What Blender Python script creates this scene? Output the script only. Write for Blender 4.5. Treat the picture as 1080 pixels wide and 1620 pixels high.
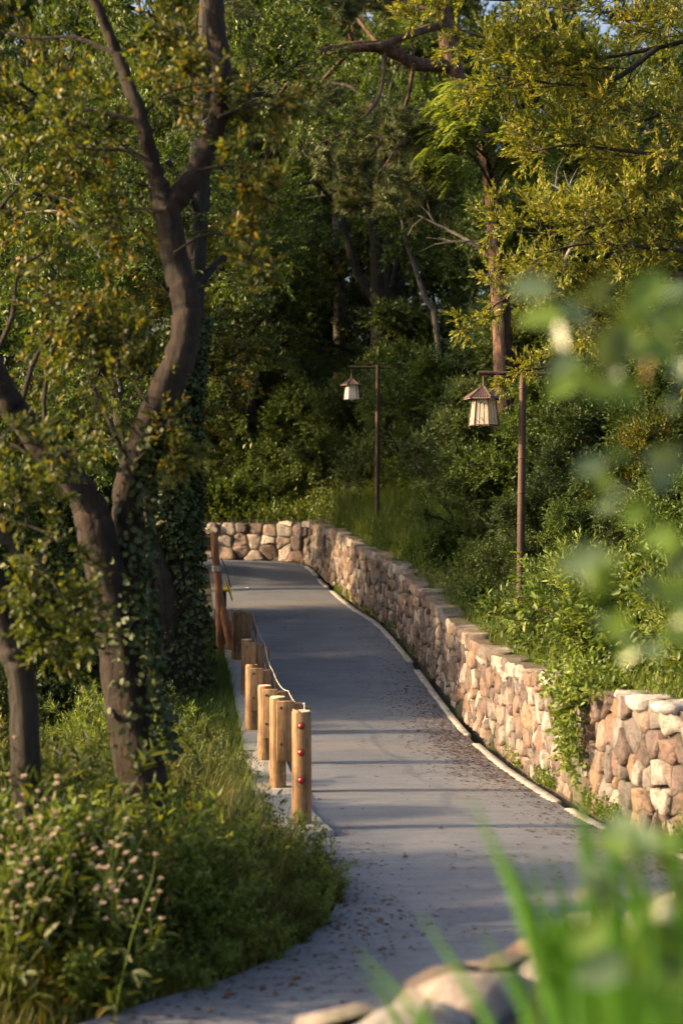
import bpy, math, random
import numpy as np
from mathutils import Vector, Matrix, Quaternion

# ------------------------------------------------------------------ camera, sky, sun, exposure
scene = bpy.context.scene
for o in list(bpy.data.objects):
    bpy.data.objects.remove(o)
COL = scene.collection
CAMZ = 2.35
FPX = 2250.0                                   # focal length in photo pixels (1080 x 1620)
cam_data = bpy.data.cameras.new('camera')
cam = bpy.data.objects.new('camera', cam_data)
COL.objects.link(cam)
cam.location = (0, 0, CAMZ)
cam.rotation_euler = (math.radians(90), 0, 0)
cam_data.sensor_fit = 'VERTICAL'
cam_data.sensor_height = 36.0
cam_data.lens = 50.0
cam_data.clip_start = 0.05
cam_data.clip_end = 1500
cam_data.dof.use_dof = True
cam_data.dof.focus_distance = 17.0
cam_data.dof.aperture_fstop = 1.5
scene.camera = cam

SUN_AZ = math.radians(266)                     # compass direction of the sun: 0 = +Y (ahead), clockwise
SUN_EL = math.radians(21)
world = bpy.data.worlds.new('World')
scene.world = world
world.use_nodes = True
wn = world.node_tree
bg = wn.nodes['Background']
sky = wn.nodes.new('ShaderNodeTexSky')
sky.sky_type = 'NISHITA'
sky.sun_disc = False
sky.sun_elevation = SUN_EL
sky.sun_rotation = SUN_AZ
sky.air_density = 1.0
sky.dust_density = 9.0
sky.ozone_density = 1.0
wn.links.new(sky.outputs[0], bg.inputs[0])
bg.inputs[1].default_value = 0.15
sun_data = bpy.data.lights.new('sun', 'SUN')
sun_data.energy = 5.0
sun_data.angle = math.radians(1.8)
sun_data.color = (1.0, 0.68, 0.36)
sun = bpy.data.objects.new('sun', sun_data)
COL.objects.link(sun)
to_sun = Vector((math.sin(SUN_AZ) * math.cos(SUN_EL), math.cos(SUN_AZ) * math.cos(SUN_EL), math.sin(SUN_EL)))
sun.rotation_euler = to_sun.to_track_quat('Z', 'Y').to_euler()
sun.location = to_sun * 60
scene.view_settings.view_transform = 'Standard'
scene.view_settings.look = 'None'
scene.view_settings.gamma = 1.0
scene.view_settings.use_curve_mapping = False
scene.view_settings.exposure = 1.5
scene.render.engine = 'CYCLES'
scene.cycles.max_bounces = 6
scene.cycles.diffuse_bounces = 3
scene.cycles.glossy_bounces = 2
scene.cycles.transmission_bounces = 4
scene.cycles.use_denoising = True

# ------------------------------------------------------------------ helpers
def PX(px, py, z):
    """photo pixel at a depth z -> world point"""
    return np.array([(px - 540) / FPX * z, z, CAMZ - (py - 810) / FPX * z])

def mesh_np(name, parts):
    """parts: list of (V (n,3), F (m,k)); one mesh"""
    Vs, loops, totals, off = [], [], [], 0
    for V, F in parts:
        if len(F) == 0:
            continue
        V = np.asarray(V, dtype=np.float32); F = np.asarray(F, dtype=np.int32)
        Vs.append(V); loops.append((F + off).ravel())
        totals.append(np.full(len(F), F.shape[1], dtype=np.int32))
        off += len(V)
    me = bpy.data.meshes.new(name)
    if not Vs:
        return me
    V = np.concatenate(Vs); lp = np.concatenate(loops); tot = np.concatenate(totals)
    me.vertices.add(len(V)); me.vertices.foreach_set('co', V.ravel())
    me.loops.add(len(lp)); me.loops.foreach_set('vertex_index', lp)
    start = np.zeros(len(tot), dtype=np.int32); start[1:] = np.cumsum(tot)[:-1]
    me.polygons.add(len(tot)); me.polygons.foreach_set('loop_start', start)
    me.update(calc_edges=True)
    return me

def smooth(me, on=True):
    me.polygons.foreach_set('use_smooth', np.full(len(me.polygons), on, dtype=bool))
    return me

def obj(name, me, mat, parent=None, loc=None):
    o = bpy.data.objects.new(name, me)
    COL.objects.link(o)
    if mat is not None and me is not None and len(me.materials) == 0:
        me.materials.append(mat)
    if parent is not None:
        o.parent = parent
    if loc is not None:
        o.location = tuple(float(c) for c in loc)
    return o

def tag(o, label=None, cat=None, group=None, kind=None):
    if label: o['label'] = label
    if cat: o['category'] = cat
    if group: o['group'] = group
    if kind: o['kind'] = kind
    return o

def empty(name, loc=(0, 0, 0), rz=0.0, scale=1.0):
    o = bpy.data.objects.new(name, None)
    COL.objects.link(o)
    o.location = tuple(float(c) for c in loc); o.rotation_euler = (0, 0, rz); o.scale = (scale,) * 3
    o.empty_display_size = 0.1
    return o

def norm(a):
    return a / np.maximum(np.linalg.norm(a, axis=-1, keepdims=True), 1e-9)

def tube(pts, radii, sides=8, rng=None, rough=0.0, cap=True):
    pts = np.asarray(pts, dtype=float); n = len(pts)
    radii = np.broadcast_to(np.asarray(radii, dtype=float), (n,))
    t = np.gradient(pts, axis=0); t = norm(t)
    ref = np.array([0.0, 0.0, 1.0]) if abs(t[0][2]) < 0.9 else np.array([1.0, 0.0, 0.0])
    u = norm(np.cross(t[0], ref)); V = []
    prof = rng.uniform(-1, 1, sides) if rng is not None and rough else None
    for i in range(n):
        u = norm(u - t[i] * np.dot(u, t[i])); w = np.cross(t[i], u)
        a = np.arange(sides) * 2 * math.pi / sides
        prof = .82 * prof + .45 * rng.uniform(-1, 1, sides) if prof is not None else None
        r = radii[i] * (1 + (rough * prof if prof is not None else 0))
        V.append(pts[i] + (np.cos(a) * r)[:, None] * u + (np.sin(a) * r)[:, None] * w)
    V = np.concatenate(V)
    i, j = np.meshgrid(np.arange(n - 1), np.arange(sides), indexing='ij')
    j2 = (j + 1) % sides
    F = np.stack([i * sides + j, i * sides + j2, (i + 1) * sides + j2, (i + 1) * sides + j], -1).reshape(-1, 4)
    out = [(V, F)]
    if cap:
        c = np.vstack([V[-sides:], pts[-1]]); b = np.vstack([V[:sides], pts[0]])
        k = np.arange(sides); kk = (k + 1) % sides
        out.append((c, np.stack([k, kk, np.full(sides, sides)], -1)))
        out.append((b, np.stack([kk, k, np.full(sides, sides)], -1)))
    return out

def box(c, s, rz=0.0):
    c = np.asarray(c, float); s = np.asarray(s, float) / 2
    V = np.array([[x, y, z] for x in (-1, 1) for y in (-1, 1) for z in (-1, 1)]) * s
    if rz:
        R = np.array([[math.cos(rz), -math.sin(rz), 0], [math.sin(rz), math.cos(rz), 0], [0, 0, 1]])
        V = V @ R.T
    F = np.array([[0, 1, 3, 2], [4, 6, 7, 5], [0, 4, 5, 1], [2, 3, 7, 6], [0, 2, 6, 4], [1, 5, 7, 3]])
    return [(V + c, F)]

def catmull(P, n):
    P = np.asarray(P, float)
    Q = np.vstack([2 * P[0] - P[1], P, 2 * P[-1] - P[-2]]); out = []
    for i in range(1, len(Q) - 2):
        p0, p1, p2, p3 = Q[i - 1], Q[i], Q[i + 1], Q[i + 2]
        for k in range(n):
            t = k / n
            out.append(0.5 * (2 * p1 + (p2 - p0) * t + (2 * p0 - 5 * p1 + 4 * p2 - p3) * t * t + (3 * p1 - p0 - 3 * p2 + p3) * t ** 3))
    out.append(P[-1])
    return np.array(out)

# ------------------------------------------------------------------ materials
def new_mat(name):
    m = bpy.data.materials.new(name); m.use_nodes = True
    nt = m.node_tree
    return m, nt, nt.nodes['Principled BSDF'], nt.nodes['Material Output']

def ramp(nt, fac, stops, interp='LINEAR'):
    r = nt.nodes.new('ShaderNodeValToRGB'); r.color_ramp.interpolation = interp
    els = r.color_ramp.elements
    while len(els) < len(stops): els.new(0.5)
    for e, (p, c) in zip(els, stops):
        e.position = p; e.color = (c[0], c[1], c[2], 1)
    nt.links.new(fac, r.inputs[0]); return r.outputs[0]

def noise(nt, scale, detail=4, rough=0.6, coord=None, dist=0.0):
    n = nt.nodes.new('ShaderNodeTexNoise'); n.inputs['Scale'].default_value = scale
    n.inputs['Detail'].default_value = detail; n.inputs['Roughness'].default_value = rough
    n.inputs['Distortion'].default_value = dist
    if coord is not None: nt.links.new(coord, n.inputs['Vector'])
    return n.outputs['Fac']

def coords(nt, which='Object', scale=(1, 1, 1)):
    t = nt.nodes.new('ShaderNodeTexCoord')
    m = nt.nodes.new('ShaderNodeMapping'); m.inputs['Scale'].default_value = scale
    if which == 'World':
        g = nt.nodes.new('ShaderNodeNewGeometry'); nt.links.new(g.outputs['Position'], m.inputs[0])
    else:
        nt.links.new(t.outputs[which], m.inputs[0])
    return m.outputs[0]

def mixc(nt, a, b, fac, mode='MIX'):
    m = nt.nodes.new('ShaderNodeMix'); m.data_type = 'RGBA'; m.blend_type = mode
    for s, v in ((m.inputs[0], fac), (m.inputs[6], a), (m.inputs[7], b)):
        if isinstance(v, (int, float)): s.default_value = v
        elif isinstance(v, tuple): s.default_value = (*v, 1)
        else: nt.links.new(v, s)
    return m.outputs[2]

def mathn(nt, op, a, b=0.0, c=None):
    m = nt.nodes.new('ShaderNodeMath'); m.operation = op
    for s, v in zip(m.inputs, (a, b, c)):
        if v is None: continue
        if isinstance(v, (int, float)): s.default_value = v
        else: nt.links.new(v, s)
    return m.outputs[0]

def bump(nt, bsdf, h, strength=0.4, dist=0.02):
    b = nt.nodes.new('ShaderNodeBump'); b.inputs['Strength'].default_value = strength
    b.inputs['Distance'].default_value = dist
    nt.links.new(h, b.inputs['Height']); nt.links.new(b.outputs[0], bsdf.inputs['Normal'])

def leaf_mat(name, stops, trans=0.35, rough=0.5, tint=(1.5, 1.35, 0.5), clump=1.6):
    m, nt, b, out = new_mat(name)
    g = nt.nodes.new('ShaderNodeNewGeometry')
    oi = nt.nodes.new('ShaderNodeObjectInfo')
    nz = noise(nt, clump, 2, 0.5, coords(nt, 'World'))
    f = mathn(nt, 'MULTIPLY', g.outputs['Random Per Island'], 0.6)
    f = mathn(nt, 'MULTIPLY_ADD', nz, 0.55, f)
    f = mathn(nt, 'MULTIPLY_ADD', oi.outputs['Random'], 0.16, f)
    f = mathn(nt, 'SUBTRACT', f, 0.16)
    c = ramp(nt, f, stops)
    nt.links.new(c, b.inputs['Base Color'])
    b.inputs['Roughness'].default_value = rough
    b.inputs['Specular IOR Level'].default_value = 0.35
    t = nt.nodes.new('ShaderNodeBsdfTranslucent')
    tc = mixc(nt, c, tint, 1.0, 'MULTIPLY')
    nt.links.new(tc, t.inputs[0])
    mx = nt.nodes.new('ShaderNodeMixShader'); mx.inputs[0].default_value = trans
    nt.links.new(b.outputs[0], mx.inputs[1]); nt.links.new(t.outputs[0], mx.inputs[2])
    nt.links.new(mx.outputs[0], out.inputs['Surface'])
    return m

def bark_mat(name, dark, light, scale=14, stretch=0.25, strength=0.8):
    m, nt, b, out = new_mat(name)
    co = coords(nt, 'Object', (1, 1, stretch))
    n1 = noise(nt, scale, 6, 0.7, co, 0.6); n2 = noise(nt, 2.3, 3, 0.5, coords(nt, 'Object'))
    c = ramp(nt, n1, [(0.36, tuple(.45 * a for a in dark)), (0.5, tuple(.65 * a + .35 * d for a, d in zip(dark, light))), (0.68, light)])
    c2 = mixc(nt, c, (0.02, 0.022, 0.012), mathn(nt, 'MULTIPLY', n2, 0.3))
    nt.links.new(c2, b.inputs['Base Color']); b.inputs['Roughness'].default_value = 0.9
    bump(nt, b, n1, min(1.0, strength * 1.25), 0.06)
    return m

def flat_mat(name, col, rough=0.6, metal=0.0, var=0.15, scale=20, bumps=0.0):
    m, nt, b, out = new_mat(name)
    n = noise(nt, scale, 5, 0.65, coords(nt, 'Object'))
    lo = tuple(c * (1 - var) for c in col); hi = tuple(min(1, c * (1 + var)) for c in col)
    nt.links.new(ramp(nt, n, [(0.3, lo), (0.7, hi)]), b.inputs['Base Color'])
    b.inputs['Roughness'].default_value = rough; b.inputs['Metallic'].default_value = metal
    if bumps: bump(nt, b, n, bumps, 0.01)
    return m

M = {}
M['bark'] = bark_mat('bark_brown', (0.006, 0.004, 0.003), (0.045, 0.019, 0.011), 22, .25)
M['bark_dark'] = bark_mat('bark_dark', (0.009, 0.007, 0.006), (0.04, 0.03, 0.024), 16, .3)
M['bark_pine'] = bark_mat('bark_pine', (0.035, 0.02, 0.015), (0.2, 0.1, 0.065), 9, 0.45, 1.0)
M['bark_pale'] = bark_mat('bark_pale', (0.14, 0.12, 0.1), (0.36, 0.32, 0.27), 12, 0.6, 0.4)
M['bark_grey'] = bark_mat('bark_grey', (0.05, 0.042, 0.035), (0.14, 0.12, 0.1), 12, 0.6, 0.5)
M['leaf_olive'] = leaf_mat('leaf_olive', [(0.1, (0.018, 0.032, 0.007)), (0.42, (0.05, 0.075, 0.013)), (0.68, (0.11, 0.13, 0.02)), (0.9, (0.25, 0.16, 0.028))], 0.4)
M['leaf_gold'] = leaf_mat('leaf_gold', [(0.1, (0.05, 0.076, 0.014)), (0.4, (0.11, 0.145, 0.02)), (0.7, (0.21, 0.21, 0.03)), (0.95, (0.36, 0.24, 0.05))], 0.42)
M['leaf_mid'] = leaf_mat('leaf_mid', [(0.1, (0.022, 0.046, 0.01)), (0.45, (0.058, 0.1, 0.017)), (0.8, (0.11, 0.155, 0.028)), (0.97, (0.2, 0.2, 0.045))], 0.3)
M['leaf_dark'] = leaf_mat('leaf_dark', [(0.1, (0.022, 0.042, 0.012)), (0.5, (0.055, 0.088, 0.02)), (0.9, (0.1, 0.135, 0.032))], 0.25)
M['leaf_light'] = leaf_mat('leaf_light', [(0.1, (0.05, 0.095, 0.016)), (0.5, (0.11, 0.165, 0.03)), (0.9, (0.19, 0.23, 0.05))], 0.4)
M['leaf_blue'] = leaf_mat('leaf_bluish', [(0.1, (0.028, 0.055, 0.02)), (0.5, (0.065, 0.105, 0.036)), (0.9, (0.12, 0.16, 0.06))], 0.3)
M['leaf_silk'] = leaf_mat('leaf_silk', [(0.1, (0.11, 0.17, 0.045)), (0.5, (0.19, 0.26, 0.07)), (0.9, (0.3, 0.34, 0.1))], 0.45)
M['needle'] = leaf_mat('pine_needle', [(0.1, (0.0297, 0.0513, 0.0189)), (0.5, (0.0675, 0.0918, 0.0324)), (0.85, (0.1283, 0.135, 0.0486)), (0.98, (0.216, 0.1485, 0.0675))], 0.2)
M['grass'] = leaf_mat('grass_green', [(0.1, (0.03, 0.06, 0.01)), (0.5, (0.08, 0.135, 0.02)), (0.85, (0.15, 0.185, 0.03)), (0.98, (0.3, 0.24, 0.1))], 0.35)
M['grass_dry'] = leaf_mat('grass_mixed', [(0.1, (0.03, 0.05, 0.01)), (0.5, (0.085, 0.115, 0.02)), (0.75, (0.17, 0.17, 0.04)), (0.95, (0.33, 0.24, 0.11))], 0.35)
M['ivy'] = leaf_mat('ivy_leaf', [(0.1, (0.014, 0.028, 0.007)), (0.6, (0.03, 0.052, 0.012)), (0.9, (0.07, 0.075, 0.022))], 0.15, 0.6)
M['petal'] = leaf_mat('flower_pale_pink', [(0.1, (0.5, 0.4, 0.3)), (0.5, (0.6, 0.5, 0.4)), (0.9, (0.68, 0.6, 0.5))], 0.3, 0.7, (1, 0.9, 0.8))
M['dryleaf'] = leaf_mat('fallen_leaf', [(0.1, (0.03, 0.018, 0.012)), (0.5, (0.075, 0.038, 0.024)), (0.8, (0.13, 0.065, 0.035)), (0.97, (0.2, 0.12, 0.06))], 0.05, 0.8, clump=0.8)

def build_stone(pale=False):
    m, nt, b, out = new_mat('pale_wall_stone' if pale else 'wall_stone')
    oi = nt.nodes.new('ShaderNodeObjectInfo')
    gi_ = nt.nodes.new('ShaderNodeNewGeometry')
    rnd = mathn(nt, 'FRACT', mathn(nt, 'ADD', oi.outputs['Random'], mathn(nt, 'MULTIPLY', gi_.outputs['Random Per Island'], 5.37)))
    c0 = ramp(nt, rnd, [(0.0, (0.11, 0.086, 0.078)), (0.12, (0.23, 0.185, 0.16)), (0.24, (0.18, 0.125, 0.105)), (0.36, (0.29, 0.26, 0.24)), (0.46, (0.14, 0.125, 0.12)),
                                         (0.58, (0.24, 0.17, 0.125)), (0.68, (0.34, 0.32, 0.3)), (0.78, (0.13, 0.098, 0.095)), (0.86, (0.21, 0.195, 0.188)), (0.94, (0.27, 0.215, 0.19))] if not pale else
                                        [(0.0, (0.34, 0.32, 0.31)), (0.3, (0.43, 0.42, 0.42)), (0.55, (0.31, 0.28, 0.27)), (0.75, (0.47, 0.46, 0.46))], 'CONSTANT')
    co = coords(nt, 'World')
    n1 = noise(nt, 9, 8, 0.7, co, 0.4); n2 = noise(nt, 45, 5, 0.7, co); n3 = noise(nt, 2.2, 4, 0.6, co)
    c1 = mixc(nt, c0, ramp(nt, n1, [(0.3, (0.32, 0.29, 0.27)), (0.5, (0.95, 0.92, 0.9)), (0.72, (1.5, 1.42, 1.33))]), 0.9, 'MULTIPLY')
    rust = ramp(nt, n3, [(0.52, (0, 0, 0)), (0.68, (1, 1, 1))])
    c2 = mixc(nt, c1, (0.25, 0.15, 0.08), mathn(nt, 'MULTIPLY', rust, 0.25))
    lich = ramp(nt, noise(nt, 3.4, 6, 0.7, co), [(0.6, (0, 0, 0)), (0.75, (1, 1, 1))])
    c3 = mixc(nt, c2, (0.13, 0.14, 0.08), mathn(nt, 'MULTIPLY', lich, 0.5))
    # moss on faces that look up
    g = nt.nodes.new('ShaderNodeNewGeometry'); sep = nt.nodes.new('ShaderNodeSeparateXYZ')
    nt.links.new(g.outputs['Normal'], sep.inputs[0])
    up = ramp(nt, sep.outputs[2], [(0.75, (0, 0, 0)), (0.95, (1, 1, 1))])
    ms = ramp(nt, noise(nt, 5, 6, 0.7, co), [(0.42, (0, 0, 0)), (0.6, (1, 1, 1))])
    c4 = mixc(nt, c3, (0.085, 0.1, 0.035), mathn(nt, 'MULTIPLY', mathn(nt, 'MULTIPLY', up, ms), 0.75))
    nt.links.new(c4, b.inputs['Base Color']); b.inputs['Roughness'].default_value = 0.88
    bump(nt, b, mathn(nt, 'ADD', n1, mathn(nt, 'MULTIPLY', n2, 0.4)), 1.0, 0.06)
    return m
M['stone'] = build_stone()
M['stone_pale'] = build_stone(True)
M['mortar'] = flat_mat('wall_core', (0.05, 0.042, 0.035), 0.95, 0, 0.4, 14, 0.6)

def build_path():
    m, nt, b, out = new_mat('path_surface')
    co = coords(nt, 'World'); st = coords(nt, 'World', (0.6, 3.0, 1))
    n1 = noise(nt, 0.7, 5, 0.6, co); n2 = noise(nt, 3.2, 6, 0.65, st, 0.3); n3 = noise(nt, 130, 3, 0.7, co)
    c = ramp(nt, n1, [(0.3, (0.082, 0.096, 0.126)), (0.5, (0.108, 0.124, 0.158)), (0.72, (0.14, 0.153, 0.184))])
    c = mixc(nt, c, ramp(nt, n2, [(0.3, (0.74, 0.73, 0.72)), (0.55, (1, 1, 1)), (0.8, (1.18, 1.17, 1.14))]), 0.85, 'MULTIPLY')
    c = mixc(nt, c, ramp(nt, n3, [(0.35, (0.72, 0.72, 0.72)), (0.6, (1.1, 1.1, 1.1))]), 0.55, 'MULTIPLY')
    n4 = noise(nt, 16, 6, 0.8, co); n5 = noise(nt, 9, 5, 0.7, coords(nt, 'World', (0.35, 2.2, 1)), 0.5)
    c = mixc(nt, c, ramp(nt, n4, [(0.3, (0.62, 0.61, 0.6)), (0.48, (1, 1, 1)), (0.72, (1.25, 1.24, 1.2))]), 0.6, 'MULTIPLY')
    c = mixc(nt, c, (0.05, 0.042, 0.038), mathn(nt, 'MULTIPLY', ramp(nt, n5, [(0.6, (0, 0, 0)), (0.72, (1, 1, 1))]), 0.55))
    stain = ramp(nt, noise(nt, 0.45, 4, 0.55, coords(nt, 'World', (0.5, 1.2, 1))), [(0.58, (0, 0, 0)), (0.74, (1, 1, 1))])
    c = mixc(nt, c, (0.19, 0.155, 0.13), mathn(nt, 'MULTIPLY', stain, 0.5))
    nt.links.new(c, b.inputs['Base Color'])
    b.inputs['Roughness'].default_value = 0.72
    bump(nt, b, mathn(nt, 'ADD', n3, n2), 0.35, 0.006)
    return m
M['path'] = build_path()
M['kerb'] = flat_mat('kerb_stone', (0.27, 0.25, 0.23), 0.85, 0, 0.3, 16, 0.5)
M['slab'] = flat_mat('kerb_slab', (0.28, 0.27, 0.26), 0.85, 0, 0.2, 22, 0.35)

def build_ground():
    m, nt, b, out = new_mat('forest_soil')
    co = coords(nt, 'World')
    n1 = noise(nt, 1.3, 6, 0.7, co); n2 = noise(nt, 22, 5, 0.7, co)
    c = ramp(nt, n1, [(0.3, (0.03, 0.024, 0.016)), (0.5, (0.045, 0.045, 0.02)), (0.7, (0.04, 0.06, 0.018))])
    c = mixc(nt, c, ramp(nt, n2, [(0.3, (0.4, 0.4, 0.4)), (0.7, (1.3, 1.3, 1.3))]), 0.8, 'MULTIPLY')
    nt.links.new(c, b.inputs['Base Color']); b.inputs['Roughness'].default_value = 0.95
    bump(nt, b, n2, 0.8, 0.05)
    return m
M['ground'] = build_ground()

def build_log(name, c1, c2, c3):
    m, nt, b, out = new_mat(name)
    co = coords(nt, 'Object', (1, 1, 0.06))
    n1 = noise(nt, 40, 6, 0.65, co, 0.5); n2 = noise(nt, 4, 3, 0.6, coords(nt, 'Object'))
    c = ramp(nt, n1, [(0.3, c1), (0.5, c2), (0.72, c3)])
    c = mixc(nt, c, ramp(nt, n2, [(0.3, (0.5, 0.46, 0.43)), (0.6, (1.05, 1.05, 1.05))]), 0.9, 'MULTIPLY')
    crack = ramp(nt, noise(nt, 22, 3, .5, coords(nt, 'Object', (1, 1, .035)), 1.0), [(.36, (.22, .2, .18)), (.43, (1, 1, 1))])
    c = mixc(nt, c, crack, .85, 'MULTIPLY')
    nt.links.new(c, b.inputs['Base Color']); b.inputs['Roughness'].default_value = 0.72
    bump(nt, b, n1, 0.35, 0.006)
    return m
M['log'] = build_log('log_wood', (0.12, 0.065, 0.03), (0.25, 0.145, 0.064), (0.35, 0.23, 0.12))
M['logend'] = flat_mat('log_end_grain', (0.5, 0.4, 0.27), 0.7, 0, 0.25, 30)
M['redpost'] = build_log('debarked_wood', (0.16, 0.065, 0.028), (0.3, 0.13, 0.06), (0.4, 0.2, 0.1))
M['bamboo'] = build_log('pole_brown', (0.018, 0.01, 0.007), (0.05, 0.024, 0.014), (0.12, 0.06, 0.032))
M['frame'] = build_log('lantern_frame', (0.03, 0.015, 0.01), (0.07, 0.037, 0.023), (0.13, 0.075, 0.05))
M['roof'] = flat_mat('lantern_roof', (0.11, 0.07, 0.062), 0.65, 0, 0.35, 30)
M['metal'] = flat_mat('galvanised_metal', (0.5, 0.5, 0.5), 0.4, 0.9, 0.15, 40)
M['bolt'] = flat_mat('dark_bolt', (0.1, 0.095, 0.09), 0.45, 0.8, 0.2, 40)
M['rope'] = flat_mat('pale_cable', (0.32, 0.31, 0.3), 0.6, 0.0, 0.2, 60)
M['red'] = flat_mat('red_reflector', (0.28, 0.012, 0.014), 0.3, 0.0, 0.1, 10)
M['yellow'] = flat_mat('yellow_paint', (0.6, 0.42, 0.02), 0.5, 0, 0.15, 20)
M['black'] = flat_mat('black_paint', (0.015, 0.015, 0.016), 0.5, 0, 0.2, 20)
M['white'] = flat_mat('white_paper', (0.8, 0.8, 0.78), 0.8, 0, 0.05, 20)
def build_paper(white=False):
    m, nt, b, out = new_mat('lantern_paper_white' if white else 'lantern_paper')
    n = noise(nt, 6, 3, 0.5, coords(nt, 'Object'))
    c = ramp(nt, n, [(0.3, (0.5, 0.45, 0.36)), (0.7, (0.6, 0.55, 0.45))] if not white else [(0.3, (0.75, 0.75, 0.72)), (0.7, (0.82, 0.82, 0.8))])
    nt.links.new(c, b.inputs['Base Color']); b.inputs['Roughness'].default_value = 0.6
    t = nt.nodes.new('ShaderNodeBsdfTranslucent'); nt.links.new(c, t.inputs[0])
    mx = nt.nodes.new('ShaderNodeMixShader'); mx.inputs[0].default_value = 0.4
    nt.links.new(b.outputs[0], mx.inputs[1]); nt.links.new(t.outputs[0], mx.inputs[2])
    nt.links.new(mx.outputs[0], out.inputs['Surface'])
    return m
M['paper'] = build_paper()
M['paper_white'] = build_paper(True)

# ------------------------------------------------------------------ path layout: stations (left edge, right edge, height), far to near
ST = np.array([
    # Lx, Ly, Rx, Ry, Z, wall height, bank slope
    [-16., 33.5, -16., 37.6, 1.25, 0.95, .30],
    [-9.0, 33.2, -9.0, 37.0, 1.22, 0.95, .30],
    [-5.6, 33.3, -5.2, 36.5, 1.18, 0.95, .30],
    [-3.9, 33.4, -2.6, 36.2, 1.12, 0.95, .30],
    [-3.15, 33.0, -1.05, 35.4, 1.05, 1.05, .34],
    [-2.94, 32.0, -.43, 32.2, .73, 1.2, .38],
    [-2.59, 28.8, .19, 28.8, .417, 1.22, .40],
    [-2.3, 26.5, .68, 26.5, .23, 1.2, .40],
    [-1.86, 23.3, 1.14, 23.3, -.136, 1.17, .40],
    [-1.55, 20.8, 1.39, 20.8, -.377, 1.15, .38],
    [-1.28, 18.3, 1.58, 18.3, -.497, 1.15, .36],
    [-1.07, 16.2, 1.8, 16.2, -.53, 1.13, .34],
    [-.88, 14.3, 1.96, 14.3, -.447, 1.12, .32],
    [-.61, 12.0, 2.19, 12.0, -.317, 1.13, .28],
    [-.24, 10.6, 2.62, 10.7, -.27, 1.13, .22],
    [-.04, 9.5, 2.9, 9.2, -.254, 1.12, .16],
    [-.22, 8.7, 2.65, 7.6, -.25, 1.1, .08],
    [-.57, 8.0, 1.55, 6.1, -.245, 1.1, .03],
    [-1.09, 7.45, .48, 5.02, -.24, 1.1, .01],
    [-2.2, 6.3, -.32, 4.22, -.24, 1.1, .0],
    [-3.7, 5.0, -1.5, 3.0, -.24, 1.1, .0],
    [-6.8, 2.6, -4.4, .4, -.24, 1.1, .0],
    [-12., -1.5, -10., -4, -.24, 1.1, .0]])
SD = catmull(ST, 10)
NS = len(SD)
Lp, Rp, Zp, Hp, Sl = SD[:, 0:2], SD[:, 2:4], SD[:, 4], SD[:, 5], SD[:, 6]
Wv = norm(Rp - Lp)

def lateral(X, Y):
    """nearest station, signed distance: <0 left of path, >0 right of path, 0 on it"""
    X = np.atleast_1d(np.asarray(X, float)); Y = np.atleast_1d(np.asarray(Y, float))
    P = np.stack([X, Y], -1); bi = np.zeros(len(P), int); bd = np.full(len(P), 1e9); bs = np.zeros(len(P))
    wid = np.linalg.norm(Rp - Lp, axis=1)
    for i in range(NS):
        r = P - Lp[i]; q = r @ Wv[i]; qc = np.clip(q, 0, wid[i])
        dd = np.linalg.norm(r - qc[:, None] * Wv[i], axis=1)
        m = dd < bd
        bd[m] = dd[m]; bi[m] = i
        bs[m] = np.where(q[m] < 0, -1, np.where(q[m] > wid[i], 1, 0))
    return bi, bd, bs

def vnoise(x, y):
    return (np.sin(x * 1.3 + 0.7 * np.sin(y * 0.9)) + np.sin(y * 1.7 + 1.1 * np.sin(x * 0.6 + 2)) + 0.5 * np.sin(x * 3.1 + y * 2.3)) / 2.5

def ground_z(X, Y):
    bi, d, s = lateral(X, Y)
    X = np.atleast_1d(np.asarray(X, float)); Y = np.atleast_1d(np.asarray(Y, float))
    z0 = Zp[bi]
    de = 14 * (1 - np.exp(-d / 14))
    zr = z0 + Hp[bi] - 0.1 + Sl[bi] * np.maximum(de - .3, 0) + 0.05 * vnoise(X, Y)
    zr = np.where(d < 0.34, z0 - .15, zr)
    zl = z0 - .08 - .10 * np.minimum(d, 4) + 0.05 * np.clip(d, 0, 1) * vnoise(X, Y) + .06 * np.clip(d - 6, 0, 30)
    z = np.where(s > 0, zr, np.where(s < 0, zl, z0 - .1))
    return z

def gz(x, y):
    return float(ground_z([x], [y])[0])

xs = np.unique(np.concatenate([np.arange(-7, 9, .22), np.arange(-20, 20, 1.0), np.linspace(-600, 600, 41)]).round(3))
ys = np.unique(np.concatenate([np.arange(1, 40, .22), np.arange(-10, 70, 1.5), np.linspace(-300, 900, 41)]).round(3))
GX, GY = np.meshgrid(xs, ys)
GZ = ground_z(GX.ravel(), GY.ravel())
gi, gj = np.meshgrid(np.arange(len(ys) - 1), np.arange(len(xs) - 1), indexing='ij')
nx = len(xs)
GF = np.stack([gi * nx + gj, gi * nx + gj + 1, (gi + 1) * nx + gj + 1, (gi + 1) * nx + gj], -1).reshape(-1, 4)
ground = obj('ground', smooth(mesh_np('ground', [(np.stack([GX.ravel(), GY.ravel(), GZ], -1), GF)])), M['ground'])
tag(ground, 'dark forest soil of the bank and verge under the plants', 'ground', kind='structure')

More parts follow.
